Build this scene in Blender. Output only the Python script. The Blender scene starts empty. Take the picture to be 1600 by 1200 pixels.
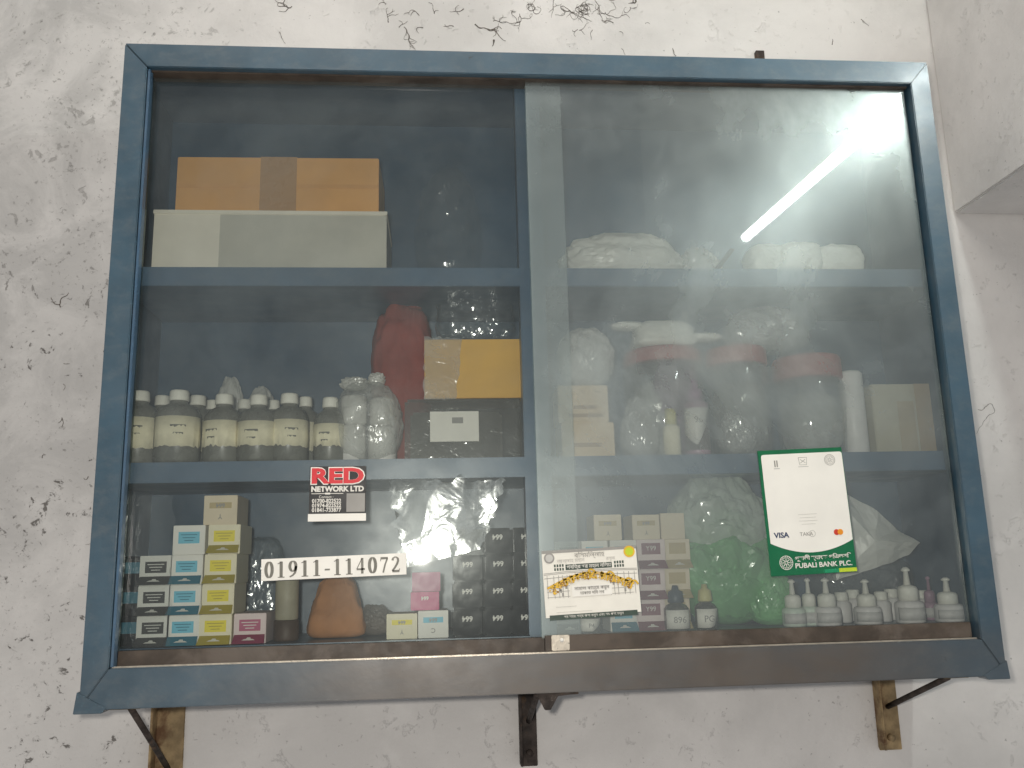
import bpy, bmesh, math, random
from mathutils import Vector, Matrix, noise
random.seed(7)
PI = math.pi
S = bpy.context.scene
C = S.collection

# ------------------------------------------------------------------ camera
F = 1378.6
CAM = Vector((0.43785, -1.16929, 0.16142))
R = Matrix(((0.99638908, -0.08119871, -0.02481079),
            (0.00795705, -0.20163004, 0.97942943),
            (-0.08453101, -0.97609021, -0.20025587)))      # world -> camera
cd = bpy.data.cameras.new('camera')
cd.sensor_width = 36
cd.lens = 36 * F / 1600
cd.clip_start = .01
cd.clip_end = 60
cam = bpy.data.objects.new('camera', cd)
C.objects.link(cam)
m4 = R.transposed().to_4x4()
m4.translation = CAM
cam.matrix_world = m4
S.camera = cam


def U(px, py, Y):
    """point of the photograph on the upright plane at depth Y"""
    d = R.transposed() @ Vector(((px - 800) / F, -(py - 600) / F, -1))
    return CAM + d * ((Y - CAM.y) / d.y)


# ------------------------------------------------------------------ light
S.view_settings.view_transform = 'Standard'
S.view_settings.look = 'None'
S.view_settings.exposure = 0.14
S.view_settings.gamma = 1
w = bpy.data.worlds.new('World')
S.world = w
w.use_nodes = True
w.node_tree.nodes['Background'].inputs[0].default_value = (.99, .985, 1, 1)
w.node_tree.nodes['Background'].inputs[1].default_value = .30


def lamp(name, kind, loc, power, col, **k):
    l = bpy.data.lights.new(name, kind)
    l.energy = power
    l.color = col
    for a, b in k.items():
        setattr(l, a, b)
    o = bpy.data.objects.new(name, l)
    o.location = loc
    C.objects.link(o)
    return o


# phone flash beside the lens, and an overhead fill lamp added for soft light
flash = lamp('phone_flash', 'POINT', (CAM.x - .045, CAM.y - .01, CAM.z + .03), 27, (1, .935, .85), shadow_soft_size=.017)
rl = lamp('overhead_fill', 'AREA', (.1, -1.25, 2.7), 24, (1, .95, .87), shape='RECTANGLE', size=1.5, size_y=.5)
rl.rotation_euler = (Vector((.6, .2, .4)) - Vector(rl.location)).to_track_quat('-Z', 'Y').to_euler()

S.cycles.transparent_max_bounces = 32
S.cycles.max_bounces = 10
S.cycles.use_denoising = True
S.cycles.sample_clamp_indirect = 4
S.cycles.caustics_reflective = False
S.cycles.caustics_refractive = False


# ------------------------------------------------------------------ materials
class N:
    def __init__(s, name):
        s.m = bpy.data.materials.new(name)
        s.m.use_nodes = True
        s.t = s.m.node_tree
        s.t.nodes.clear()
        s.out = s.n('ShaderNodeOutputMaterial')
        s.co = s.n('ShaderNodeTexCoord')

    def n(s, typ, **k):
        x = s.t.nodes.new(typ)
        for a, b in k.items():
            if hasattr(x, a):
                setattr(x, a, b)
            else:
                x.inputs[a.replace('_', ' ')].default_value = b
        return x

    def l(s, a, b):
        s.t.links.new(a, b)

    def noise(s, scale, detail=4, rough=.55, dist=0., vec=None, stretch=None):
        x = s.n('ShaderNodeTexNoise')
        x.inputs['Scale'].default_value = scale
        x.inputs['Detail'].default_value = detail
        x.inputs['Roughness'].default_value = rough
        x.inputs['Distortion'].default_value = dist
        v = vec or s.co.outputs['Object']
        if stretch:
            mp = s.n('ShaderNodeMapping')
            mp.inputs['Scale'].default_value = stretch
            s.l(v, mp.inputs[0])
            v = mp.outputs[0]
        s.l(v, x.inputs['Vector'])
        return x.outputs['Fac']

    def rng(s, v, a, b, c=0., d=1., smooth=True):
        x = s.n('ShaderNodeMapRange')
        if smooth:
            x.interpolation_type = 'SMOOTHSTEP'
        s.l(v, x.inputs['Value'])
        for i, q in zip(('From Min', 'From Max', 'To Min', 'To Max'), (a, b, c, d)):
            x.inputs[i].default_value = q
        return x.outputs['Result']

    def math(s, op, a, b=None):
        x = s.n('ShaderNodeMath')
        x.operation = op
        for i, q in enumerate((a, b)):
            if q is None:
                continue
            if isinstance(q, (int, float)):
                x.inputs[i].default_value = q
            else:
                s.l(q, x.inputs[i])
        return x.outputs[0]

    def mix(s, f, a, b):
        x = s.n('ShaderNodeMix')
        x.data_type = 'RGBA'
        for i, q in ((0, f), (6, a), (7, b)):
            if isinstance(q, (int, float)):
                x.inputs[i].default_value = q
            elif isinstance(q, tuple):
                x.inputs[i].default_value = (*q, 1) if len(q) == 3 else q
            else:
                s.l(q, x.inputs[i])
        return x.outputs[2]

    def mixs(s, f, a, b):
        x = s.n('ShaderNodeMixShader')
        if isinstance(f, (int, float)):
            x.inputs[0].default_value = f
        else:
            s.l(f, x.inputs[0])
        s.l(a, x.inputs[1])
        s.l(b, x.inputs[2])
        return x.outputs[0]

    def bump(s, h, strength, dist=.001):
        x = s.n('ShaderNodeBump')
        x.inputs['Strength'].default_value = strength
        x.inputs['Distance'].default_value = dist
        s.l(h, x.inputs['Height'])
        return x.outputs['Normal']

    def end(s, sh):
        s.l(sh, s.out.inputs[0])
        return s.m


_mats = {}


def M(name, col, rough=.6, vary=.18, scale=25, bump=.15, spec=.35, metal=0., dirt=None, trans=0., coat=0.):
    if name in _mats:
        return _mats[name]
    g = N(name)
    b = g.n('ShaderNodeBsdfPrincipled')
    n1 = g.noise(scale, 5)
    dark = tuple(c * (1 - vary) for c in col)
    lite = tuple(min(1, c * (1 + vary)) for c in col)
    c = g.mix(g.rng(n1, .3, .7), dark, lite)
    if dirt:
        n2 = g.noise(scale * .37, 8, .65, .4)
        c = g.mix(g.rng(n2, dirt[1], dirt[1] + .15, 0, dirt[2]), c, dirt[0])
    g.l(c, b.inputs['Base Color'])
    r = g.rng(g.noise(scale * 2.3, 4), .3, .7, max(.02, rough - .08), min(1, rough + .08))
    g.l(r, b.inputs['Roughness'])
    b.inputs['Specular IOR Level'].default_value = spec
    b.inputs['Metallic'].default_value = metal
    b.inputs['Coat Weight'].default_value = coat
    if trans:
        b.inputs['Subsurface Weight'].default_value = 0
    if bump:
        g.l(g.bump(g.noise(scale * 6, 4), bump, .0006), b.inputs['Normal'])
    _mats[name] = g.end(b.outputs[0])
    return _mats[name]


def clear(name, tint, haze, hazecol=(.8, .8, .78), gloss=.12, rough=.08, creases=0., cscale=30, spec_col=(1, 1, 1), var=.5, patchy=False):
    """thin clear or milky plastic / glass sheet: see-through, part dusty white, part glossy"""
    if name in _mats:
        return _mats[name]
    g = N(name)
    tr = g.n('ShaderNodeBsdfTransparent')
    tr.inputs[0].default_value = (*tint, 1)
    gl = g.n('ShaderNodeBsdfAnisotropic') if False else g.n('ShaderNodeBsdfGlossy')
    gl.inputs['Color'].default_value = (*spec_col, 1)
    gl.inputs['Roughness'].default_value = rough
    df = g.n('ShaderNodeBsdfDiffuse')
    df.inputs[0].default_value = (*hazecol, 1)
    tl = g.n('ShaderNodeBsdfTranslucent')
    tl.inputs[0].default_value = (*hazecol, 1)
    if creases:
        nn = g.math('ADD', g.noise(cscale, 3, .5, 1.5), g.noise(cscale * 3.1, 2, .5, .8))
        nb = g.bump(nn, creases, .004)
        for x in (gl, df, tl):
            g.l(nb, x.inputs['Normal'])
    milk = g.mixs(.22, df.outputs[0], tl.outputs[0])
    hz = g.rng(g.noise(cscale * .6, 6, .6, .5), .3, .75, haze * (1 - var), min(1, haze * (1 + var)))
    a = g.mixs(hz, tr.outputs[0], milk)
    fr = g.n('ShaderNodeLayerWeight')
    fr.inputs['Blend'].default_value = .25
    f = g.math('MULTIPLY_ADD', fr.outputs['Facing'], gloss * 2.2)
    f.node.inputs[2].default_value = gloss * .5
    if patchy:
        f = g.math('MULTIPLY', f, g.rng(g.noise(17, 5, .7, 1.2), .42, .62, .15, 2.6))
    _mats[name] = g.end(g.mixs(f, a, gl.outputs[0]))
    return _mats[name]


def wall_mat():
    g = N('old_painted_plaster')
    b = g.n('ShaderNodeBsdfPrincipled')
    sp = g.n('ShaderNodeSeparateXYZ')
    g.l(g.co.outputs['Object'], sp.inputs[0])
    X, Z = sp.outputs[0], sp.outputs[2]
    big = g.noise(3.2, 6, .6, .3)
    base = g.mix(g.rng(big, .35, .68), (.60, .585, .565), (.74, .72, .695))
    # grey weathering down the left side, over painted fall-off of the tube light
    left = g.rng(X, .12, -.22)
    upleft = g.math('MULTIPLY', left, g.rng(Z, -.1, .5, .25, 1.))
    gn = g.math('MULTIPLY', g.rng(g.noise(7.5, 8, .68, .8), .38, .6), upleft)
    base = g.mix(g.math('MULTIPLY', upleft, .30), base, (.40, .40, .395))
    base = g.mix(g.math('MULTIPLY', gn, .55), base, (.38, .375, .365))
    # brown rust smudges
    rs = g.math('MULTIPLY', g.rng(g.noise(5.1, 5, .6, .3, stretch=(1, 1, 1.6)), .66, .75), left)
    base = g.mix(g.math('MULTIPLY', rs, .35), base, (.34, .26, .17))
    # pale fresh patches
    base = g.mix(g.math('MULTIPLY', g.rng(g.noise(9, 5, .6, .15), .56, .70), .25), base, (.80, .785, .76))
    # mould speckle: isolated ragged flecks and finer pepper gathered round them
    cl = g.rng(g.noise(5.2, 5, .6, .4), .44, .60, .25, 1.)
    vis = g.rng(X, .13, -.02, .0, 1.)
    low = g.rng(Z, .72, .5, .25, 1.)
    fine = g.rng(g.noise(120, 5, .7, .4), .60, .64)
    sp1 = g.math('MULTIPLY', g.math('MULTIPLY', g.math('MULTIPLY', cl, fine), vis), .55)
    base = g.mix(sp1, base, (.20, .19, .18))
    fk = g.math('ADD', g.math('MULTIPLY', g.noise(46, 7, .72, .5), .75), g.math('MULTIPLY', g.noise(9, 3), .25))
    big2 = g.rng(fk, .590, .612)
    halo = g.rng(fk, .555, .60)
    base = g.mix(g.math('MULTIPLY', g.math('MULTIPLY', halo, vis), .35), base, (.36, .35, .335))
    sp2 = g.math('MULTIPLY', g.math('MULTIPLY', big2, low), vis)
    base = g.mix(g.math('MULTIPLY', sp2, .85), base, (.12, .11, .10))
    pits = g.rng(g.noise(120, 3, .6), .69, .73)
    base = g.mix(g.math('MULTIPLY', pits, .5), base, (.2, .19, .18))
    g.l(base, b.inputs['Base Color'])
    b.inputs['Roughness'].default_value = .85
    b.inputs['Specular IOR Level'].default_value = .15
    h = g.math('ADD', g.noise(30, 8, .7), g.math('MULTIPLY', big2, -.6))
    h = g.math('ADD', h, g.math('MULTIPLY', g.noise(5, 4), 2.2))
    g.l(g.bump(h, .55, .003), b.inputs['Normal'])
    return g.end(b.outputs[0])


def paint_mat(name='blue_enamel', base=(.032, .076, .112), dust=.25, low=True):
    """blue enamel on sheet steel, brown dust thickest on the lower rail"""
    g = N(name)
    b = g.n('ShaderNodeBsdfPrincipled')
    c = g.mix(g.rng(g.noise(6, 6, .6), .3, .7), tuple(x * .82 for x in base), tuple(x * 1.2 for x in base))
    d = g.rng(g.noise(40, 9, .75, .2, stretch=(.6, 1, 1)), .42, .75, 0, dust)
    c = g.mix(d, c, (.20, .20, .185))
    if low:
        sp = g.n('ShaderNodeSeparateXYZ')
        g.l(g.co.outputs['Object'], sp.inputs[0])
        lo = g.rng(sp.outputs[2], .085, .035)
        mid = g.math('MULTIPLY', g.rng(sp.outputs[0], .02, .42), g.rng(sp.outputs[0], 1.17, .95, .35, 1.))
        nn = g.rng(g.noise(30, 8, .7, .2, stretch=(.35, 1, 1)), .25, .7, .78, 1.)
        c = g.mix(g.math('MULTIPLY', g.math('MULTIPLY', lo, g.math('MAXIMUM', mid, .15)), nn), c, (.080, .064, .050))
    ch = g.rng(g.noise(70, 4, .7, .8), .70, .73)
    c = g.mix(g.math('MULTIPLY', ch, .6), c, (.02, .02, .02))
    g.l(c, b.inputs['Base Color'])
    g.l(g.rng(g.noise(22, 5), .3, .7, .34, .52), b.inputs['Roughness'])
    b.inputs['Specular IOR Level'].default_value = .8
    b.inputs['Coat Weight'].default_value = .35
    b.inputs['Coat Roughness'].default_value = .3
    g.l(g.bump(g.noise(45, 5), .25, .001), b.inputs['Normal'])
    return g.end(b.outputs[0])


def pane_mat(name, dust_lo, dust_hi, glow, grough=.30, strip=0.):
    """window glass with dust and wiping marks on its face"""
    g = N(name)
    tr = g.n('ShaderNodeBsdfTransparent')
    tr.inputs[0].default_value = (.93, .955, .945, 1)
    sh = g.n('ShaderNodeBsdfGlossy')
    sh.inputs['Roughness'].default_value = .02
    wide = g.n('ShaderNodeBsdfGlossy')
    wide.inputs['Roughness'].default_value = grough
    wide.inputs['Color'].default_value = (.9, 1, .98, 1)
    df = g.n('ShaderNodeBsdfDiffuse')
    df.inputs[0].default_value = (.52, .60, .60, 1)
    n1 = g.noise(2.4, 7, .62, .35)
    n2 = g.noise(14, 6, .7, .3, stretch=(1, 1, .7))
    d = g.math('ADD', g.math('MULTIPLY', n1, .65), g.math('MULTIPLY', n2, .35))
    d = g.rng(d, .36, .64, dust_lo, dust_hi)
    sz = g.n('ShaderNodeSeparateXYZ')
    g.l(g.co.outputs['Object'], sz.inputs[0])
    thin_low = g.rng(g.math('ADD', sz.outputs[2], g.math('MULTIPLY', n1, .25)), .22, .62, .38, 1.)  # dust and wide gloss thinned towards the bottom
    d = g.math('MULTIPLY', d, thin_low)
    if strip:      # the part of this pane that the other one covers is never cleaned
        sp = g.n('ShaderNodeSeparateXYZ')
        g.l(g.co.outputs['Object'], sp.inputs[0])
        d = g.math('ADD', d, g.rng(sp.outputs[0], .5700, .5735, 0, strip))
    specks = g.rng(g.noise(230, 2, .5), .76, .80, 0, .35)
    d = g.math('MAXIMUM', d, specks)
    a = g.mixs(d, tr.outputs[0], df.outputs[0])
    a = g.mixs(g.math('MULTIPLY', thin_low, g.rng(n1, .35, .65, glow * .6, glow * 1.4)), a, wide.outputs[0])
    fr = g.n('ShaderNodeFresnel')
    fr.inputs[0].default_value = 1.5
    return g.end(g.mixs(fr.outputs[0], a, sh.outputs[0]))


MW = wall_mat()
BLUE = paint_mat()
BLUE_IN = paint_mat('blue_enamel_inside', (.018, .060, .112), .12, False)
BLUE_SHELF = paint_mat('blue_enamel_shelf', (.038, .095, .165), .16, False)
PANE_L = pane_mat('dusty_glass_left', .030, .085, .03, .30, .30)
PANE_R = pane_mat('dusty_glass_right', .055, .17, .22, .33)
GEDGE = clear('glass_edge', (.45, .62, .56), .15, (.4, .55, .5), .1, .1)
GCLEAN = clear('glass_back', (.97, .985, .98), .01, (.6, .65, .65), .01, .05)
BROWN = M('dusty_brown_track', (.075, .058, .045), .5, .3, 30, .2, .4, 0, ((.15, .125, .105), .5, .6))
RUST = M('rusty_steel', (.16, .10, .055), .75, .5, 40, .8, .3, .2, ((.07, .04, .02), .42, .9))
RUSTY = M('rusty_yellow_steel', (.30, .22, .12), .7, .35, 35, .7, .3, .1, ((.12, .06, .03), .5, .9))
DARKST = M('dark_rusty_steel', (.045, .035, .03), .7, .5, 60, .8, .3, .1, ((.14, .08, .04), .55, .8))
CARD = M('cardboard_orange', (.72, .38, .13), .75, .08, 10, .2, .2)
CARD2 = M('cardboard_yellow', (.78, .46, .11), .75, .08, 10, .2, .2)
KRAFT = M('cardboard_pale', (.66, .52, .35), .8, .08, 14, .2, .2)
TAPE = M('brown_parcel_tape', (.44, .25, .11), .28, .08, 10, .1, .5)
WBOX = M('white_board', (.80, .75, .64), .7, .06, 12, .1, .25)
GBOX = M('grey_board', (.54, .52, .45), .55, .08, 12, .1, .3)
CREAM = M('cream_paper', (.80, .74, .54), .75, .08, 60, .2, .2)
INKP = M('label_print', (.20, .20, .17), .7, .1)
CAPW = M('white_cap', (.78, .76, .68), .45, .05, 40, .05, .4)
BGREY = M('smoky_bottle_plastic', (.165, .165, .145), .28, .2, 30, .05, .5)
WHT = M('white_plastic', (.78, .76, .73), .4, .06, 30, .05, .4)
PAPW = M('white_paper', (.80, .775, .70), .6, .03, 40, .05, .25)
STW = M('white_sticker', (.82, .80, .74), .45, .03, 20, .02, .3)
BLK = M('black_print', (.016, .017, .018), .4, .1, 20, .02, .35)
BBOX = M('black_carton', (.012, .013, .015), .16, .2, 20, .06, .22, 0, None, 0, 0)
REDP = M('red_print', (.62, .035, .045), .4, .05, 20, .02, .3)
GREYP = M('grey_print', (.30, .29, .27), .5, .05)
LGREY = M('pale_grey_print', (.52, .51, .48), .5, .05)
GRN = M('green_print', (.008, .13, .055), .35, .08, 20, .02, .4)
GRN2 = M('light_green_print', (.02, .26, .12), .35, .05)
LIME = M('lime_print', (.50, .62, .04), .4, .05)
ORG = M('orange_print', (.80, .30, .03), .4, .05)
DRED = M('dark_red_print', (.55, .05, .03), .4, .05)
YELP = M('yellow_print', (.72, .44, .04), .5, .1)
IWHITE = M('carton_white', (.78, .76, .70), .55, .04, 20, .05, .3)
ICREAM = M('carton_cream', (.80, .74, .55), .55, .04, 20, .05, .3)
ITAN = M('carton_tan', (.70, .60, .44), .6, .05, 20, .05, .3)
IPINK = M('carton_pink', (.72, .60, .58), .6, .05, 20, .05, .3)
CYAN = M('cyan_panel', (.17, .50, .64), .45, .06, 20, .02, .35)
CYAND = M('dark_cyan_flap', (.045, .18, .25), .45, .06, 20, .02, .35)
YEL = M('yellow_panel', (.78, .66, .05), .45, .06, 20, .02, .35)
YELD = M('olive_yellow_flap', (.42, .34, .055), .45, .06, 20, .02, .35)
TANP = M('tan_panel', (.48, .38, .20), .5, .06, 20, .02, .3)
MAG = M('magenta_panel', (.42, .10, .18), .45, .06, 20, .02, .35)
MAGD = M('dark_magenta_flap', (.25, .035, .085), .45, .06, 20, .02, .35)
PLUM = M('plum_panel', (.20, .06, .085), .5, .06, 20, .02, .35)
HOTM = M('hot_magenta', (.48, .03, .16), .4, .08, 20, .02, .35)
DKP = M('charcoal_panel', (.035, .033, .030), .45, .1, 20, .02, .35)
TXT = M('white_print', (.72, .70, .64), .5, .03)
REDC = M('dark_red_cloth', (.27, .055, .04), .8, .15, 18, .5, .2)
BROWNB = M('brown_paper', (.42, .19, .075), .7, .15, 18, .4, .25)
PURP = M('purple_plastic', (.24, .10, .20), .35, .1, 20, .05, .4)
REDL = M('faded_red_lid', (.34, .10, .09), .45, .08, 20, .05, .4)
PINKP = M('mauve_plastic', (.34, .20, .27), .4, .1, 20, .05, .4)
NAVY = M('dark_blue_cap', (.03, .045, .07), .4, .1, 20, .05, .4)
YCAP = M('pale_yellow_cap', (.55, .50, .20), .4, .08, 20, .05, .4)
JAR = clear('clear_jar', (.90, .91, .89), .10, (.7, .7, .66), .16, .06)
FILM = clear('clear_film', (.95, .96, .955), .02, (.75, .77, .76), .09, .14, .4, 14)
BAG = clear('thin_clear_bag', (.90, .91, .90), .34, (.84, .84, .80), .12, .2, .55, 14)
MILK = clear('milky_bag', (.85, .86, .84), .72, (.88, .87, .82), .10, .22, .55, 14)
MILK2 = clear('white_bag', (.8, .8, .78), .93, (.92, .91, .84), .06, .3, .5, 14, var=.07)
GREENB = clear('green_bag', (.50, .82, .52), .66, (.30, .72, .30), .09, .2, 1.0, 9, var=.35)
WHITEB = clear('white_green_bag', (.86, .90, .86), .72, (.74, .83, .72), .10, .18, 1.0, 9, var=.3)


# ------------------------------------------------------------------ builders
def link(name, me, parent=None, mat=None):
    o = bpy.data.objects.new(name, me)
    C.objects.link(o)
    if parent is not None:
        o.parent = parent
    if mat is not None and len(me.materials) == 0:
        me.materials.append(mat)
    return o


def bm_obj(name, bm, mat, parent=None, smooth=False, bevel=0.):
    if bevel:
        bmesh.ops.bevel(bm, geom=list(bm.edges), offset=bevel, segments=2, affect='EDGES', clamp_overlap=True)
    bmesh.ops.recalc_face_normals(bm, faces=bm.faces)
    me = bpy.data.meshes.new(name)
    bm.to_mesh(me)
    bm.free()
    if smooth:
        for p in me.polygons:
            p.use_smooth = True
    return link(name, me, parent, mat)


def thing(name, loc, label, cat, group=None, rz=0., tilt=None):
    o = bpy.data.objects.new(name, None)
    o.empty_display_size = .02
    C.objects.link(o)
    o.location = loc
    o.rotation_euler = tilt or (0, 0, rz)
    tag(o, label, cat, group)
    return o


def tag(o, label, cat, group=None):
    o['label'] = label
    o['category'] = cat
    if group:
        o['group'] = group
    return o


def bx(bm, x0, x1, y0, y1, z0, z1):
    v = [bm.verts.new(p) for p in ((x0, y0, z0), (x1, y0, z0), (x1, y1, z0), (x0, y1, z0),
                                   (x0, y0, z1), (x1, y0, z1), (x1, y1, z1), (x0, y1, z1))]
    for f in ((0, 1, 5, 4), (1, 2, 6, 5), (2, 3, 7, 6), (3, 0, 4, 7), (4, 5, 6, 7), (3, 2, 1, 0)):
        bm.faces.new([v[i] for i in f])


def box(name, x0, x1, y0, y1, z0, z1, mat, parent=None, bevel=.0006):
    bm = bmesh.new()
    bx(bm, x0, x1, y0, y1, z0, z1)
    return bm_obj(name, bm, mat, parent, False, bevel)


def prism(name, pts, y0, y1, mat, parent=None, bevel=0.):
    """outline in the XZ plane, thickness along Y"""
    bm = bmesh.new()
    a = [bm.verts.new((x, y0, z)) for x, z in pts]
    b = [bm.verts.new((x, y1, z)) for x, z in pts]
    n = len(pts)
    bm.faces.new(a)
    bm.faces.new(b[::-1])
    for i in range(n):
        bm.faces.new((a[i], b[i], b[(i + 1) % n], a[(i + 1) % n]))
    return bm_obj(name, bm, mat, parent, False, bevel)


def lathe(name, prof, mat, parent=None, seg=28, loc=(0, 0, 0), close=True):
    bm = bmesh.new()
    rings = []
    for r, z in prof:
        rings.append([bm.verts.new((loc[0] + r * math.cos(2 * PI * i / seg), loc[1] + r * math.sin(2 * PI * i / seg), loc[2] + z)) for i in range(seg)])
    for a, b in zip(rings, rings[1:]):
        for i in range(seg):
            bm.faces.new((a[i], a[(i + 1) % seg], b[(i + 1) % seg], b[i]))
    if close:
        bm.faces.new(rings[0][::-1])
        bm.faces.new(rings[-1])
    return bm_obj(name, bm, mat, parent, True)


def text(s, size, x, z, mat, parent, y=-.0006, flip=False, bold=0., sx=1., name='lettering', align='CENTER', rot=0., fit=None):
    cu = bpy.data.curves.new(name, 'FONT')
    cu.body = s
    cu.size = size
    cu.align_x = align
    cu.align_y = 'CENTER'
    cu.extrude = .00015
    cu.offset = bold
    cu.resolution_u = 3
    t = bpy.data.objects.new(name, cu)
    C.objects.link(t)
    dg = bpy.context.evaluated_depsgraph_get()
    dg.update()
    me = bpy.data.meshes.new_from_object(t.evaluated_get(dg))
    bpy.data.objects.remove(t)
    bpy.data.curves.remove(cu)
    me.materials.clear()
    if fit and len(me.vertices):
        xs = [v.co.x for v in me.vertices]
        ys = [v.co.y for v in me.vertices]
        me.transform(Matrix.Diagonal((fit[0] / (max(xs) - min(xs)), fit[1] / (max(ys) - min(ys)), 1, 1)) @
                     Matrix.Translation((-(max(xs) + min(xs)) / 2, -(max(ys) + min(ys)) / 2, 0)))
    me.transform(Matrix.Translation((x, y, z)) @ Matrix.Rotation(rot, 4, 'Y') @ Matrix.Rotation(PI / 2, 4, 'X') @
                 Matrix.Rotation(PI if flip else 0, 4, 'Z') @ Matrix.Diagonal((sx, 1, 1, 1)))
    return link(name, me, parent, mat)


def ribbon(bm, pts, wd, y0, y1):
    """flat stroke of varying width through 2-D points (XZ)"""
    L, Rr = [], []
    for i, p in enumerate(pts):
        a = pts[max(0, i - 1)]
        b = pts[min(len(pts) - 1, i + 1)]
        d = Vector((b[0] - a[0], b[1] - a[1]))
        d = d.normalized() if d.length else Vector((1, 0))
        ww = (wd[i] if isinstance(wd, (list, tuple)) else wd) / 2
        L.append((p[0] - d.y * ww, p[1] + d.x * ww))
        Rr.append((p[0] + d.y * ww, p[1] - d.x * ww))
    vs = [[bm.verts.new((q[0], y, q[1])) for q in side] for side in (L, Rr) for y in (y0, y1)]
    lf, lb, rf, rb = vs
    for i in range(len(pts) - 1):
        bm.faces.new((lf[i], rf[i], rf[i + 1], lf[i + 1]))
        bm.faces.new((lf[i], lf[i + 1], lb[i + 1], lb[i]))
        bm.faces.new((rf[i], rb[i], rb[i + 1], rf[i + 1]))
    bm.faces.new((lf[0], lb[0], rb[0], rf[0]))
    bm.faces.new((lf[-1], rf[-1], rb[-1], lb[-1]))


def rod(name, a, b, r, mat, parent=None, seg=10):
    a, b = Vector(a), Vector(b)
    bm = bmesh.new()
    bmesh.ops.create_cone(bm, cap_ends=True, segments=seg, radius1=r, radius2=r, depth=(b - a).length)
    q = (b - a).to_track_quat('Z', 'Y').to_matrix().to_4x4()
    q.translation = (a + b) / 2
    bm.transform(q)
    return bm_obj(name, bm, mat, parent, True)


def crumple(name, size, mat, parent=None, prof=None, amp=.12, scale=3., seed=0, sub=5, flat=True, loc=(0, 0, 0), power=2.6, fold=.5):
    """a creased bag: rounded box swept from base to top with sharp folds; base at z=0"""
    bm = bmesh.new()
    bmesh.ops.create_icosphere(bm, subdivisions=sub, radius=1)
    off = Vector((seed * 7.31, seed * 3.77, seed * 1.93))
    for v in bm.verts:
        p = v.co.copy()
        k = (abs(p.x) ** power + abs(p.y) ** power + abs(p.z) ** power) ** (1 / power)
        q = p / k
        t = (q.z + 1) / 2
        s = prof(t) if prof else 1.
        d = noise.voronoi(p * scale + off)[0]
        cre = (d[1] - d[0])
        n = noise.noise(p * scale * 1.7 + off) * fold + (cre - .35)
        n2 = noise.noise(p * scale * 5 + off) * .25
        r = 1 + amp * (n + n2)
        v.co = Vector((q.x * s * r * size[0] / 2 + loc[0], q.y * s * r * size[1] / 2 + loc[1],
                       max(0, t + amp * .5 * (n + n2) * (1 if t > .1 else 0)) * size[2] + loc[2]))
    me_o = bm_obj(name, bm, mat, parent, not flat)
    return me_o


def sheet(name, pts, mat, parent=None, nx=46, nz=46, amp=.006, scale=14, seed=0, ragged=.006, thick=.0004):
    """creased film hung over the four corner points (BL, BR, TR, TL)"""
    bm = bmesh.new()
    bl, br, tr, tl = [Vector(p) for p in pts]
    off = Vector((seed * 5.1, 2.2 * seed, 0))
    g = []
    for j in range(nz + 1):
        row = []
        for i in range(nx + 1):
            u, v = i / nx, j / nz
            p = bl.lerp(br, u).lerp(tl.lerp(tr, u), v)
            d = noise.voronoi(p * scale + off)[0]
            n = (d[1] - d[0]) + noise.noise(p * scale * 2 + off)
            if j == nz:
                p.z += noise.noise(Vector((u * 9, seed, 0))) * ragged
            if i in (0, nx):
                p.x += noise.noise(Vector((v * 9, seed, i))) * ragged
            p.y += amp * (n - .5)
            row.append(bm.verts.new(p))
        g.append(row)
    for j in range(nz):
        for i in range(nx):
            bm.faces.new((g[j][i], g[j][i + 1], g[j + 1][i + 1], g[j + 1][i]))
    return bm_obj(name, bm, mat, parent, True)


def struct(o):
    o['kind'] = 'structure'
    return o


# ------------------------------------------------------------------ room: wall, beam
D = .24                      # wall plane
YB = .226                    # inner face of the cabinet's back
W_, H_ = 1.1907, .9
wall = struct(box('wall', -2.2, 3.2, D, D + .15, -1.3, 2.4, MW, None, 0))
beam_x = U(1490, 335, D).x
beam = struct(box('ceiling_beam', beam_x, beam_x + .42, -2.4, D - .0005, U(1490, 335, D).z, 2.4, MW, None, .004))

CRK = M('dark_crack', (.13, .115, .10), .9, .3, 90, .3, .1)


def crack(px, py, ang, length, wid, depth=3, bm=None):
    x, z = U(px, py, D).x, U(px, py, D).z
    own = bm is None
    if own:
        bm = bmesh.new()

    def walk(x, z, a, L, wd, dep):
        da = 0
        n = max(5, int(L / .0022))
        pts, ws = [(x, z)], [wd]
        for i in range(n):
            da = da * .55 + random.uniform(-.42, .42)
            a += da
            x += math.cos(a) * L / n
            z += math.sin(a) * L / n
            pts.append((x, z))
            ws.append(wd * (1 - .75 * (i + 1) / n) * random.uniform(.6, 1.3))
            if dep and random.random() < .13:
                walk(x, z, a + random.choice((-1, 1)) * random.uniform(.5, 1.3), L * random.uniform(.25, .6), wd * .7, dep - 1)
        ribbon(bm, pts, ws, D - .0006, D - .0001)
    walk(x, z, ang, length, wid, depth)
    if own:
        bm_obj('crack', bm, CRK, wall)


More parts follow.
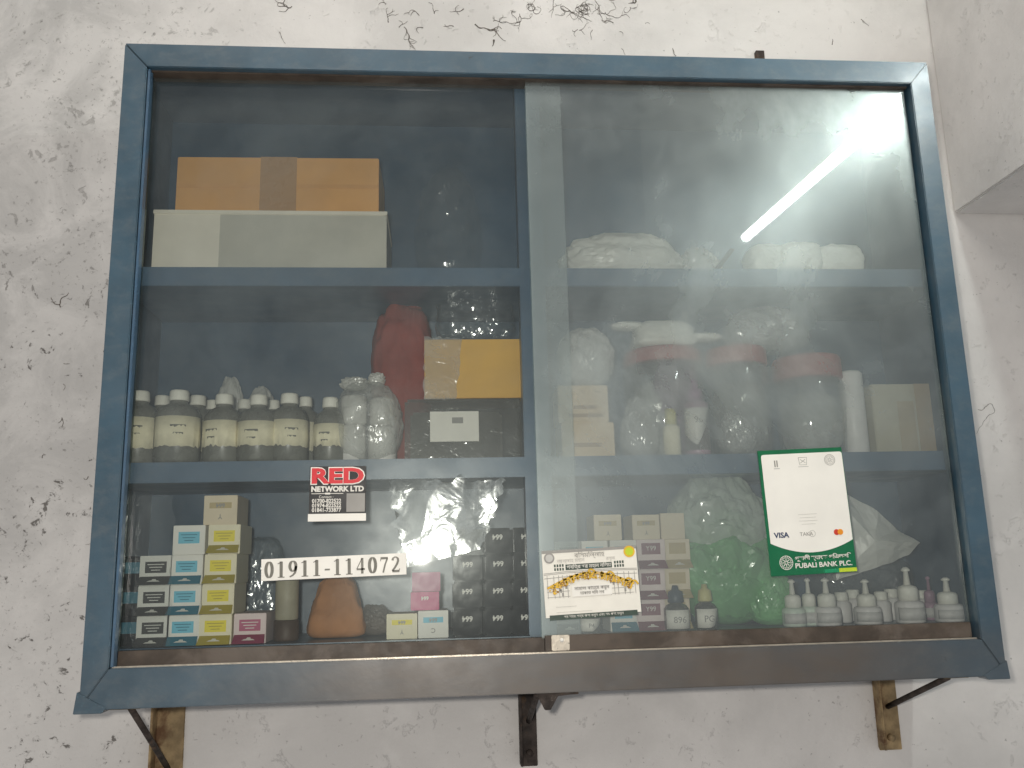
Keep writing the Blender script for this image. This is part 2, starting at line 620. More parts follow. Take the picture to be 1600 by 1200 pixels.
crack(456, 10, -1.95, .062, .0016, 1)
crack(437, 50, -1.2, .025, .0012, 0)
crack(742, 38, -.95, .046, .0026, 1)
crack(772, 62, -1.5, .014, .003, 0)
for k in range(12):
    crack(random.uniform(800, 990), random.uniform(-5, 22), random.uniform(-2.6, -.3), random.uniform(.03, .08), .0011, 3)
crack(990, -8, -1.6, .03, .004, 1)
for k in range(9):
    crack(random.uniform(540, 740), random.uniform(5, 48), random.uniform(-3, 3), random.uniform(.015, .04), .0013, 2)
for k in range(7):
    crack(random.uniform(880, 1080), random.uniform(30, 80), random.uniform(-3, 3), random.uniform(.008, .025), .001, 1)
crack(1536, 0, -1.5, .11, .0009, 0)
crack(1460, -4, -.5, .07, .0014, 0)
crack(1300, 70, 1.2, .012, .0018, 0)
crack(1528, 640, 0.03, .1, .0008, 0)
crack(1345, 30, -.3, .02, .0012, 1)
crack(95, 480, 2.5, .03, .002, 2)
for k in range(6):
    crack(random.uniform(0, 150), random.uniform(400, 900), random.uniform(-3, 3), random.uniform(.006, .022), random.uniform(.0006, .0014), 1)

# fluorescent tube lamp on the beam's side, seen mirrored in the right-hand glass
em = bpy.data.materials.new('tube_glow')
em.use_nodes = True
em.node_tree.nodes.clear()
eo = em.node_tree.nodes.new('ShaderNodeOutputMaterial')
ee = em.node_tree.nodes.new('ShaderNodeEmission')
ee.inputs[0].default_value = (.93, 1, .96, 1)
ee.inputs[1].default_value = 42
em.node_tree.links.new(ee.outputs[0], eo.inputs[0])


def mirrored(px, py, X):
    g0 = U(px, py, .0165)
    d0 = g0 - CAM
    return g0 + Vector((d0.x, -d0.y, d0.z)) * ((X - g0.x) / d0.x)


TX = beam_x - .034
ta, tb = mirrored(1165, 371, TX), mirrored(1420, 148, TX)
tend = tb + (tb - ta) * ((-.13 - tb.y) / (tb.y - ta.y))
print('tube', ta, tb, tend)
tl_ = thing('tube_lamp', (0, 0, 0), 'white fluorescent tube lamp fixed along the side of the beam, right of the cabinet', 'lamp')
rod('glowing_tube', ta, tend, .013, em, tl_, 20)
bt = rod('lamp_batten', ta + Vector((.026, -.03, .004)), tend + Vector((.026, .03, .004)), .0075, WHT, tl_, 4)
for q, k in ((ta, -1), (tend, 1)):
    box('lamp_holder', q.x - .016, q.x + .024, min(q.y, q.y + .022 * k), max(q.y, q.y + .022 * k), q.z - .017, q.z + .017, WHT, tl_)

# ------------------------------------------------------------------ cabinet
cab = thing('wall_cabinet', (0, 0, 0), 'blue painted steel wall cabinet with two sliding glass doors and three shelves', 'cabinet')
LW, RW, TW, BH = .033, .031, .036, .048
Yf = .036                    # depth of the face frame
e = .0008
SH0 = U(236, 1011.5, .05).z
print('floor', SH0)
prism('frame_rail', [(0, H_), (W_, H_), (W_ - RW, H_ - TW), (LW, H_ - TW)], 0, Yf, BLUE, cab, .0012)
prism('frame_rail', [(0, 0), (LW, BH), (W_ - RW, BH), (W_, 0)], 0, Yf, BLUE, cab, .0012)
prism('frame_rail', [(0, e), (0, H_ - e), (LW - e, H_ - TW), (LW - e, BH)], .0006, Yf, BLUE, cab, .0012)
prism('frame_rail', [(W_, e), (W_ - RW + e, BH), (W_ - RW + e, H_ - TW), (W_, H_ - e)], .0006, Yf, BLUE, cab, .0012)
# paler strip standing in for the lit inner face of the left rail
box('lit_face_strip', LW, LW + .0035, .004, .0165, BH + .001, H_ - TW - .001, BLUE_SHELF, cab)
# sheet-steel body behind the face frame
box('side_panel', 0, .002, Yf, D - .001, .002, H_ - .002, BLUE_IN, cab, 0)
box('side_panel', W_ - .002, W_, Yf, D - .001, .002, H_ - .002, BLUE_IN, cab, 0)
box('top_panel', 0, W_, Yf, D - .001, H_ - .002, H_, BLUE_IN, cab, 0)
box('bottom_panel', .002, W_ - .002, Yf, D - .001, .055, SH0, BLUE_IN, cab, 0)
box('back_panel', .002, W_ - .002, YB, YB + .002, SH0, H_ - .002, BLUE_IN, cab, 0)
# corner feet plates welded under the lower mitres
prism('corner_plate', [(-.006, -.004), (.028, -.004), (.034, .004), (.034, .0), (-.004, .024)][:3] + [(.030, .003), (-.003, .022)], -.001, .022, BLUE, cab, .0008)
prism('corner_plate', [(W_ + .003, -.004), (W_ + .001, .02), (W_ - .035, .002), (W_ - .028, -.004)], -.001, .022, BLUE, cab, .0008)
# weld beads down the mitres
SH1, SH2, SH0 = .5795, .3062, U(236, 1011.5, .05).z
for nm, zt in (('shelf', SH1), ('shelf', SH2)):
    sh = box(nm, .003, W_ - .003, .0365, YB - .001, zt - .0275, zt, BLUE_SHELF, cab, .001)
# middle upright behind the meeting of the two doors
box('centre_post', .557, .594, .0375 - .001, .0655, SH0, H_ - .003, BLUE_SHELF, cab, .001)
bpy.data.objects['centre_post'].location.y = -.0001

# bottom track
tr = box('bottom_track', LW + .001, W_ - RW - .001, .0255, .0358, BH - .001, .0665, BROWN, cab, .0006)
box('glint_strip', LW + .001, W_ - RW - .001, .0068, .0115, BH - .0005, BH + .0016, M('bare_aluminium', (.55, .50, .42), .35, .15, 60, .3, .5, .6), cab, .0004)  # bright strip added for the glint line along the rail's top edge
box('top_track', LW + .001, W_ - RW - .001, .010, .0358, H_ - TW - .0025, H_ - TW + .002, BROWN, cab, .0004)


def pane(x0, x1, y0, y1, z0, z1, mat):
    bm = bmesh.new()
    bx(bm, x0, x1, y0, y1, z0, z1)
    o = bm_obj('glass_door', bm, mat, cab)
    o.data.materials.append(GEDGE)
    o.data.materials.append(GCLEAN)
    for p in o.data.polygons:
        if p.normal.y < -.9:
            p.material_index = 0
        elif p.normal.y > .9:
            p.material_index = 2
        else:
            p.material_index = 1
    return o


pl = pane(LW + .001, .6245, .0262, .0300, .0670, H_ - TW - .001, PANE_L)
pl['label'] = 'left sliding glass door, the clearer one'
pr = pane(.5712, W_ - RW - .003, .0165, .0205, .0660, H_ - TW - .001, PANE_R)
pr['label'] = 'right sliding glass door, hazy with dust and reflecting the tube lamp'
x852 = U(852, 1010, .0125).x
bs = box('bottom_shoe', x852, W_ - RW - .004, .0125, .0245, BH + .0015, .0695, BROWN, pr, .0008)
hd = box('door_pull', U(862, 1010, .011).x, U(890, 1010, .011).x, .0095, .0122, .0505, .0700, M('bare_aluminium', (.55, .50, .42), .35, .15, 60, .3, .5, .6), pr, .001)
rod('pull_rivet', (U(878, 1006, .009).x, .0085, .0635), (U(878, 1006, .009).x, .0097, .0635), .0028, STW, pr)

# latch tab hanging under the middle of the bottom rail
la = prism('latch_tab', [(U(838, 1080, 0).x, -.0005), (U(905, 1078, 0).x, -.0005), (U(905, 1082, 0).x, -.003), (U(872, 1084, 0).x, -.004),
                         (U(861, 1104, 0).x, -.021), (U(852, 1104, 0).x, -.021)], .004, .008, DARKST, cab, .0006)
# short dark bolt head on top
box('hanging_lug', U(1183, 80, .2).x, U(1196, 80, .2).x, .205, .215, H_ - .001, U(1190, 76, .2).z, DARKST, cab)


# ------------------------------------------------------------------ brackets
def bracket(xw, xf, wd, zb, mat, label, strut=True, bolt=True):
    t = thing('wall_bracket', (xw, D - .001, -.001), label, 'bracket', 'steel brackets under the cabinet')
    box('wall_leg', -wd / 2, wd / 2, -.004, 0, zb, 0, mat, t, .0008)
    box('leg_flange', -wd / 2 - .003, -wd / 2 + .0005, -.026, -.004, zb + .004, 0, mat, t, .0008)
    box('support_arm', -wd / 2, wd / 2, -(D - .03), -.004, -.0035, 0, mat, t, .0006)
    if strut:
        rod('strut', (xf - xw, -(D - .045), -.004), (0, -.007, zb * .52), .0042, DARKST if mat is not RUST else RUST, t)
    if bolt:
        rod('bolt', (0, -.0115, zb * .86), (0, -.0035, zb * .86), .0055, mat, t, 8)
    return t


bracket(U(267, 1150, D).x, U(205, 1105, .045).x, U(290, 1150, D).x - U(247, 1150, D).x, -.22, RUSTY,
        'rusty yellowed steel bracket on the wall under the left end of the cabinet')
bracket(U(826, 1150, D).x, U(840, 1085, .045).x, U(838, 1150, D).x - U(813, 1150, D).x, U(826, 1195, D).z, DARKST,
        'dark narrow steel bracket on the wall under the middle of the cabinet')
bracket(U(1384, 1110, D).x, U(1480, 1055, .045).x, U(1400, 1110, D).x - U(1366, 1110, D).x, U(1384, 1170, D).z, RUSTY,
        'rusty steel bracket with a round bolt under the right end of the cabinet')


# ------------------------------------------------------------------ stickers on the glass
def sticker(name, tlp, trp, blp, Y, label, cat):
    a, b, c = U(*tlp, Y), U(*trp, Y), U(*blp, Y)
    wd = (b - a).length
    ht = (c - a).length
    ang = -math.atan2(b.z - a.z, b.x - a.x)
    o = thing(name, c, label, cat, None, 0, (0, ang, 0))      # origin bottom-left, x right, z up
    return o, wd, ht


# phone number strip, left door (front face y=.0262)
st, w1, h1 = sticker('phone_number_sticker', (409, 874), (635, 864), (408, 908), .0252,
                     'long white paper strip with the phone number 01911-114072 stuck on the left glass', 'sticker')
box('backing', 0, w1, 0, .0006, 0, h1, STW, st, 0)
NUMM = M('olive_grey_print', (.17, .165, .14), .5, .05)


def digit(bm, ch, x, z, h):
    y0, y1 = -.0004, -.00005
    P = lambda pts: [(x + a * h * 1.12, z + b * h) for a, b in pts]

    def arc(cx, cz, rx, rz, a0, a1, n=14):
        return [(cx + rx * math.cos(math.radians(a0 + (a1 - a0) * i / n)), cz + rz * math.sin(math.radians(a0 + (a1 - a0) * i / n))) for i in range(n + 1)]

    def w(pts, thick, thin):      # calligraphic width: thick on verticals
        r = []
        for i in range(len(pts)):
            a, b = pts[max(0, i - 1)], pts[min(len(pts) - 1, i + 1)]
            d = Vector((b[0] - a[0], b[1] - a[1])).normalized()
            r.append((thin + (thick - thin) * abs(d.y) ** 1.5) * h)
        return r

    def rib(pts, th=.19, tn=.06, ws=None):
        ribbon(bm, P(pts), ws or w(pts, th, tn), y0, y1)
    if ch == '0':
        rib(arc(.25, .5, .17, .46, 0, 360, 28))
    elif ch == '1':
        rib([(.26, .03), (.26, .97)], .19)
        rib([(.08, .02), (.44, .02)], .05, .05)
        rib([(.07, .84), (.17, .88), (.27, .97)], .05, .05)
    elif ch == '9':
        rib(arc(.25, .66, .165, .30, 0, 360, 24), .18)
        rib([(.42, .66), (.415, .45), (.36, .25), (.25, .11), (.08, .02)], .15, .05)
    elif ch == '4':
        rib([(.33, .02), (.33, .97)], .15)
        rib([(.02, .29), (.48, .29)], .11, .11)
        rib([(.32, .95), (.03, .31)], .05, .05)
    elif ch == '7':
        rib([(.06, .90), (.46, .90)], .14, .14)
        rib([(.07, .88), (.05, .72)], .04, .04)
        rib([(.43, .88), (.30, .5), (.19, .02)], .1, .06)
    elif ch == '2':
        rib([(.07, .74), (.10, .86), (.19, .94), (.29, .93), (.37, .84), (.38, .70), (.32, .52), (.20, .30), (.06, .10)], .14, .05)
        rib([(.05, .075), (.44, .075)], .14, .14)
        rib([(.42, .08), (.46, .22)], .05, .05)
    elif ch == '-':
        rib([(.05, .36), (.33, .36)], .1, .1)


bm = bmesh.new()
hh = h1 * .76
xx = w1 * .022
for ch in '01911-114072':
    digit(bm, ch, xx, h1 * .12, hh)
    xx += (.405 if ch == '-' else .535) * hh * (w1 * .955 / (hh * (11 * .535 + .405)))
bm_obj('number', bm, NUMM, st)

# black sticker with red word
st, w1, h1 = sticker('shop_sticker', (483, 729), (571, 728), (482, 815), .0252,
                     'small black square sticker headed RED NETWORK LTD in red and white on the left glass', 'sticker')
box('backing', 0, w1, 0, .0006, 0, h1, BLK, st, 0)
box('blank_white_strip', -.0008, w1 + .0006, -.0005, -.0001, 0, h1 * .135, STW, st, 0)
text('RED', h1 * .44, w1 * .5, h1 * .825, STW, st, -.0002, bold=.0020, fit=(w1 * .965, h1 * .325))
text('RED', h1 * .44, w1 * .5, h1 * .825, REDP, st, -.0006, bold=.0013, fit=(w1 * .925, h1 * .285))
text('NETWORK LTD', h1 * .165, w1 * .5, h1 * .585, TXT, st, -.0004, bold=.0006, fit=(w1 * .93, h1 * .105))
box('rule', w1 * .04, w1 * .60, -.0003, -.0001, h1 * .495, h1 * .507, TXT, st, 0)
box('rule_knot', w1 * .28, w1 * .37, -.0004, -.0001, h1 * .485, h1 * .517, TXT, st, 0)
text('Contact :', h1 * .07, w1 * .3, h1 * .44, TXT, st, -.0004)
for k, s in enumerate(('01700-822522', '01974-822522', '01841-733877')):
    text(s, h1 * .098, w1 * .31, h1 * (.365 - .082 * k), TXT, st, -.0004, bold=.0002, sx=.92)
box('pale_square', w1 * .66, w1 * .985, -.0003, -.0001, h1 * .165, h1 * .50, GREYP, st, 0)

# bank card on the right door
YR = .0150
st, w1, h1 = sticker('bank_card', (1189, 704), (1317, 699), (1205, 901), YR,
                     'white and dark green bank display card marked PUBALI BANK PLC. standing against the right glass', 'card')
a = U(1187, 704, YR)
c = U(1205, 901, YR)
d_ = U(1340, 893, YR)
b = U(1318, 699, YR)
st.location = c
w1 = ((d_ - c).length + (b - a).length) / 2
h1 = ((a - c).length + (b - d_).length) / 2
st.rotation_euler = (0, -math.atan2(d_.z - c.z, d_.x - c.x), 0)
box('card_board', 0, w1, 0, .0012, 0, h1, GRN, st, .0003)
n = 20
mg = w1 * .035


def white_panel():
    pts = []
    for i in range(n + 1):
        t = i / n
        pts.append((mg + (w1 - 1.2 * mg) * t, h1 * (.255 - .085 * (1 - (2 * t - 1) ** 2))))
    r = .003
    top = h1 * .965
    pts += [(w1 - .2 * mg, top - r), (w1 - .2 * mg - r * .3, top - r * .3), (w1 - .2 * mg - r, top), (mg + r, top), (mg + r * .3, top - r * .3), (mg, top - r)]
    return pts


prism('white_panel', white_panel(), -.0003, 0.0001, STW, st)
# three emblems on top
text('II', h1 * .075, w1 * .20, h1 * .885, GREYP, st, -.0006, bold=.0002)
box('emblem_foot', w1 * .17, w1 * .24, -.0005, -.0002, h1 * .845, h1 * .852, LGREY, st, 0)
bmE = bmesh.new()
ribbon(bmE, [(w1 * .47, h1 * .93), (w1 * .57, h1 * .93), (w1 * .56, h1 * .87), (w1 * .48, h1 * .87), (w1 * .47, h1 * .93)], .0006, -.0005, -.0002)
ribbon(bmE, [(w1 * .49, h1 * .915), (w1 * .55, h1 * .885)], .0006, -.0005, -.0002)
ribbon(bmE, [(w1 * .55, h1 * .915), (w1 * .49, h1 * .885)], .0006, -.0005, -.0002)
ribbon(bmE, [(w1 * .46, h1 * .855), (w1 * .58, h1 * .855)], .0005, -.0005, -.0002)
bm_obj('shield_emblem', bmE, GREYP, st)


def ring_logo(name, cx, cz, r, mat, wd, y=-.0005, spokes=8):
    bmR = bmesh.new()
    for q, ww in ((r, wd), (r * .72, wd * .7)):
        ribbon(bmR, [(cx + q * math.cos(2 * PI * i / 28), cz + q * math.sin(2 * PI * i / 28)) for i in range(29)], ww, y, y + .0003)
    for i in range(spokes):
        an = 2 * PI * i / spokes
        ribbon(bmR, [(cx + r * .15 * math.cos(an), cz + r * .15 * math.sin(an)), (cx + r * .6 * math.cos(an), cz + r * .6 * math.sin(an))], wd * 1.3, y, y + .0003)
    for i in range(20):
        an = 2 * PI * i / 20
        ribbon(bmR, [(cx + r * .78 * math.cos(an), cz + r * .78 * math.sin(an)), (cx + r * .95 * math.cos(an), cz + r * .95 * math.sin(an))], wd * .8, y, y + .0003)
    return bm_obj(name, bmR, mat, st)


ring_logo('round_emblem', w1 * .84, h1 * .90, w1 * .062, GREYP, .0005)
for k in range(4):
    q = (.28, .24, .28, .20)[k]
    text('-' * int(q * 60), h1 * .03, w1 * .5, h1 * (.475 - .026 * k), LGREY, st, -.0005)
text('VISA', h1 * .058, w1 * .17, h1 * .315, M('visa_blue', (.04, .06, .12), .5, .02), st, -.0005, bold=.0003, sx=1.05)
text('TAKA', h1 * .042, w1 * .46, h1 * .315, GREYP, st, -.0005)
bmR = bmesh.new()
ribbon(bmR, [(w1 * .53 + w1 * .035 * math.cos(2 * PI * i / 20), h1 * .317 + w1 * .035 * math.sin(2 * PI * i / 20)) for i in range(21)], .0004, -.0005, -.0002)
bm_obj('pay_ring', bmR, GREYP, st)


def disc(name, cx, cz, r, mat, par, y0, y1, n=22):
    return prism(name, [(cx + r * math.cos(2 * PI * i / n), cz + r * math.sin(2 * PI * i / n)) for i in range(n)], y0, y1, mat, par)


disc('red_disc', w1 * .815, h1 * .318, w1 * .033, DRED, st, -.0006, -.0002)
disc('orange_disc', w1 * .858, h1 * .318, w1 * .033, ORG, st, -.0008, -.0003)
ring_logo('bank_emblem', w1 * .19, h1 * .100, w1 * .075, TXT, .0008)
text('\u09aa\u09c2\u09ac\u09be\u09b2\u09c0 \u09ac\u09cd\u09af\u09be\u0982\u0995 \u09aa\u09bf\u098f\u09b2\u09b8\u09bf', h1 * .072, w1 * .62, h1 * .128, TXT, st, -.0005, bold=.0003, fit=(w1 * .66, h1 * .052))
text('PUBALI BANK PLC.', h1 * .062, w1 * .62, h1 * .072, TXT, st, -.0005, bold=.00025, fit=(w1 * .66, h1 * .040))
box('light_green_bar', w1 * .62, w1 * .79, -.0004, 0.0001, h1 * .004, h1 * .032, GRN2, st, 0)
box('lime_bar', w1 * .79, w1 * .997, -.0004, 0.0001, h1 * .004, h1 * .034, LIME, st, 0)

# Bengali sticker with the yellow arch
st, w1, h1 = sticker('printed_notice', (849, 861), (996, 852), (853, 966), YR,
                     'white Bengali notice sticker with a yellow arch of lettering, on the right glass', 'sticker')
box('backing', 0, w1, 0, .0006, 0, h1, PAPW, st, 0)
DG = M('dark_green_grey_print', (.05, .075, .06), .5, .1)
box('top_band', 0, w1, -.0003, -.0001, h1 * .955, h1, GREYP, st, 0)
text('\u09ac\u09bf\u09b8\u09ae\u09bf\u09b2\u09cd\u09b2\u09be\u09b9', h1 * .10, w1 * .5, h1 * .90, GREYP, st, -.0005)
text('\u0986\u09b2\u09cd\u09b2\u09be\u09b9 \u09ae\u09b9\u09be\u09a8', h1 * .075, w1 * .3, h1 * .83, LGREY, st, -.0005)
text('\u09b0\u09b8\u09c1\u09b2', h1 * .07, w1 * .72, h1 * .83, LGREY, st, -.0005)
box('title_band', w1 * .24, w1 * .73, -.0003, -.0001, h1 * .69, h1 * .775, DG, st, 0)
text('\u09aa\u09ac\u09bf\u09a4\u09cd\u09b0 \u0998\u09b0 \u09ae\u09b9\u09be\u09a8 \u09a8\u09bf\u09b2\u09df', h1 * .075, w1 * .485, h1 * .732, TXT, st, -.0006, bold=.0001)
for s in (0, 1):
    bmE = bmesh.new()
    for i in range(4):
        for j in range(2):
            x = (w1 * .12 if s == 0 else w1 * .755) + i * w1 * .028
            bx(bmE, x, x + w1 * .018, -.0003, -.0001, h1 * (.69 + j * .055), h1 * (.73 + j * .055))
    bm_obj('window_drawing', bmE, DG, st)['kind'] = 'stuff'
bmE = bmesh.new()
for z in (.655, .635, .58):
    ribbon(bmE, [(0.001, h1 * z), (w1 * .25, h1 * (z + .015)), (w1 * .75, h1 * (z + .015)), (w1 - .001, h1 * z)], .0007, -.0003, -.0001)
for x in (.04, .11, .16, .2, .25, .7, .74, .78, .85, .9, .96):
    ribbon(bmE, [(w1 * x, h1 * .28), (w1 * x, h1 * .62)], .0006, -.00045, -.0001)
for x in (.03, .7):
    for z in (.30, .38, .46):
        ribbon(bmE, [(w1 * x, h1 * z), (w1 * (x + .24), h1 * z)], .0005, -.0005, -.0001)
for i in range(10):
    x = w1 * random.choice((random.uniform(.03, .25), random.uniform(.72, .93)))
    z = h1 * random.uniform(.30, .48)
    bx(bmE, x, x + w1 * .02, -.0004, -.0001, z, z + h1 * .05)
bm_obj('building_drawing', bmE, GREYP, st)
for x, z, r, m_ in ((.075, .885, .055, GREYP), (.925, .915, .06, YELP)):
    disc('round_badge', w1 * x, h1 * z, w1 * r, m_, st, -.0005, -.0001)
    disc('badge_centre', w1 * x, h1 * z, w1 * r * .7, LGREY if m_ is GREYP else LIME, st, -.0008, -.0003)
arch = '\u09b8\u09c1\u09ac\u09b9\u09be\u09a8\u09be\u09b2\u09cd\u09b2\u09be\u09b9\u09bf \u0993\u09df\u09be\u09ac\u09bf\u09b9\u09be\u09ae\u09a6\u09bf\u09b9\u09bf'
gl_ = ['\u09b8\u09c1', '\u09ac', '\u09b9\u09be', '\u09a8\u09be', '\u09b2', '\u09b2\u09be', '\u09b9\u09bf', '\u0993', '\u09df\u09be', '\u09ac\u09bf', '\u09b9\u09be', '\u09ae', '\u09a6\u09bf', '\u09b9\u09bf']
for i, s in enumerate(gl_):
    t = i / (len(gl_) - 1)
    x = w1 * (.085 + .81 * t)
    z = h1 * (.42 + .17 * math.sin(PI * t))
    ro = -math.cos(PI * t) * .45
    text(s, h1 * .15, x, z, M('brown_orange_print', (.30, .16, .03), .5, .1), st, -.0006, bold=.0008, rot=ro)
    text(s, h1 * .15, x, z, YELP, st, -.0010, bold=.0006, rot=ro)
box('caption_panel', w1 * .29, w1 * .71, -.0009, -.0006, h1 * .29, h1 * .45, STW, st, 0)
text('\u09a8\u09be\u09ae\u09be\u099c \u0995\u09be\u09df\u09c7\u09ae \u0995\u09b0\u09c1\u09a8', h1 * .068, w1 * .5, h1 * .405, GREYP, st, -.0013, bold=.0001)
text('\u09af\u09be\u0995\u09be\u09a4 \u09a6\u09bf\u09a8 \u09b8\u09ac', h1 * .062, w1 * .5, h1 * .335, GREYP, st, -.0013, bold=.0001)
text('........................', h1 * .06, w1 * .22, h1 * .165, GREYP, st, -.0005)
text('..........................................', h1 * .06, w1 * .30, h1 * .085, GREYP, st, -.0005)
box('foot_band', w1 * .04, w1 * .96, -.0003, -.0001, -.0035, h1 * .035, DG, st, 0)
text('\u09b8\u09ac \u09b8\u09ae\u09df \u09b8\u09a4\u09cd\u09af \u0995\u09a5\u09be \u09ac\u09b2\u09c1\u09a8 \u098f\u09ac\u0982 \u09b8\u09ce \u09aa\u09a5\u09c7 \u099a\u09b2\u09c1\u09a8', h1 * .052, w1 * .5, h1 * .0, TXT, st, -.0006)


# ------------------------------------------------------------------ goods: helpers
def carton(name, pl_, pr_, pt, Y, z0, depth, mat, label, cat='box', group=None, rz=0., pb=None, zt=None):
    py = (pt + (pb or pt + 40)) / 2
    x0, x1 = U(pl_, py, Y).x, U(pr_, py, Y).x
    zt = zt if zt is not None else U((pl_ + pr_) / 2, pt, Y).z
    t = thing(name, ((x0 + x1) / 2, Y, z0), label, cat, group, rz)
    w2 = (x1 - x0) / 2
    box('carton', -w2, w2, 0, depth, 0, zt - z0, mat, t, .0012)
    return t, w2 * 2, zt - z0


# ---- top shelf, left
t, w1, h1 = carton('long_carton', 240, 602, 330, .070, SH1 + .0002, .13, WBOX,
                   'long flat white box with a grey sleeve under the orange cardboard box')
x_s = U(343, 365, .069).x - t.location.x
box('grey_sleeve', x_s, w1 / 2 + .002, -.0012, .1315, 0.0002, h1 - .006, GBOX, t, .0006)
box('lid_edge', -w1 / 2 - .001, w1 / 2 + .003, -.0016, .1318, h1 - .0055, h1 + .0006, WBOX, t, .0006)
zt_white = t.location.z + h1 + .0008
t, w1, h1 = carton('cardboard_box', 276, 592, 246, .085, zt_white, .12, CARD,
                   'orange brown cardboard box with a strip of tape, on top of the long white box', rz=-.012)
box('tape_strip', -w1 / 2 + w1 * .41, -w1 / 2 + w1 * .59, -.0006, .12, 0.0005, h1 + .0005, TAPE, t, 0)
box('seam_band', -w1 / 2 + .0005, w1 / 2 - .0005, -.0004, 0, h1 * .46, h1 * .53, M('cardboard_seam', (.68, .35, .12), .8, .05), t, 0)  # cardboard seam running across the front

t = crumple('clear_bag', (.12, .10, .20), clear('barely_clear_bag', (.97, .975, .97), .015, (.7, .7, .68), .025, .12, .3, 9), None, lambda t: 1 - .35 * t, .10, 1.6, 3)
t.location = (U(700, 300, .13).x, .14, SH1 + .001)
tag(t, 'almost invisible clear bag with small glints, right of the orange cardboard box', 'bag')

# ---- top shelf, right
def place(o, px, Y, z, label, cat='bag', group=None, rz=0):
    o.location = (U(px, 900 if z < .1 else 600, Y).x if False else xat(px, z, Y), Y, z)
    o.rotation_euler.z = rz
    return tag(o, label, cat, group)


def xat(px, z, Y):
    """X at which an object standing at height z and depth Y shows in photo column px"""
    lo = U(px, 600, Y)
    for _ in range(6):
        p = R @ (Vector((lo.x, Y, z + .02)) - CAM)
        u = 800 + F * p.x / -p.z
        lo.x += (px - u) / F * -p.z
    return lo.x


o = crumple('plastic_bag', (.215, .11, .082), MILK2, None, lambda t: 1 - .25 * t, .12, 1.8, 5, power=2.2)
place(o, 972, .115, SH1 + .0005, 'cream plastic bag lying in a low mound at the left of the hazy top shelf')
o = crumple('plastic_bag', (.10, .10, .072), MILK, None, lambda t: 1 - .5 * t, .16, 2.4, 6)
place(o, 1090, .15, SH1 + .0005, 'pale see-through plastic bag on the top shelf behind the dark stick')
t = thing('dark_stick', (xat(1128, SH1, .07), .07, SH1 + .001), 'short dark stick leaning on the top shelf between the bags', 'stick')
prism('stick', [(-.021, 0), (-.012, 0), (.021, .040), (.014, .042)], -.004, .006, BLK, t, .0008)
for i, (px, wd, s, Y) in enumerate(((1195, .060, 8, .085), (1245, .068, 9, .075), (1305, .078, 10, .085))):
    o = crumple('wrapped_roll', (wd, .06, .05), MILK2, None, None, .10, 2.0, s, power=4)
    place(o, px, Y, SH1 + .0005, ('cream roll in clear wrap at the lower end of the tube reflection',
                                  'middle one of the cream wrapped rolls at the right of the top shelf',
                                  'widest cream wrapped roll, rightmost on the top shelf')[i], 'roll', 'wrapped rolls on the top shelf')


# ---- middle shelf, left: ink bottles
def arc_label(name, r, z0, z1, a0, a1, mat, parent, torn=True, n=22, loc=(0, 0, 0), cut=None, seed=0):
    bm = bmesh.new()
    A, B = [], []
    for i in range(n + 1):
        t = i / n
        a = math.radians(a0 + (a1 - a0) * t)
        zz = z0 + (abs(noise.noise(Vector((t * 13, seed, 0)))) * .006 + (.002 * random.random()) if torn else 0)
        if cut:
            zz = z0 + (z1 - z0) * cut(t)
        A.append(bm.verts.new((loc[0] + r * math.cos(a), loc[1] + r * math.sin(a), loc[2] + min(zz, z1 - .0004))))
        B.append(bm.verts.new((loc[0] + r * math.cos(a), loc[1] + r * math.sin(a), loc[2] + z1)))
    for i in range(n):
        bm.faces.new((A[i], A[i + 1], B[i + 1], B[i]))
    o = bm_obj(name, bm, mat, parent, True)
    sd = o.modifiers.new('thick', 'SOLIDIFY')
    sd.thickness = .0002
    return o


def ink_bottle(px, Y, py_cap, capw, bodyw, rzz, label):
    zt = U(px, py_cap, Y).z
    z0 = SH2 + .0005
    h = zt - z0
    x = xat(px, SH2 + .05, Y)
    t = thing('ink_bottle', (x, Y, z0), label, 'bottle', 'white capped ink bottles on the middle shelf', rzz)
    rb = bodyw / 2 / 1175 * (1.17 + Y) / 1.17
    rc = capw / 2 / 1175 * (1.17 + Y) / 1.17
    ch = .0155
    zs = h - ch
    lathe('bottle_body', [(rb * .9, 0), (rb, .004), (rb, zs - .024), (rb * .97, zs - .018), (rb * .82, zs - .009), (rc * .95, zs - .003), (rc * .9, zs), (rc * .9, h - .003)], BGREY, t)
    lathe('cap', [(rc, zs + .001), (rc * 1.04, zs + .003), (rc * .98, h - .002), (rc * .9, h), (rc * .5, h + .0003)], CAPW, t, 24)
    arc_label('label', rb + .0004, .020, zs - .024, -165, -15, CREAM, t, True, seed=px)
    arc_label('label_print', rb + .0007, zs - .040, zs - .036, -112, -74, INKP, t, True, 10, seed=px + 1)
    arc_label('label_print', rb + .0007, zs - .050, zs - .0465, -104, -80, INKP, t, True, 8, seed=px + 2)
    return t


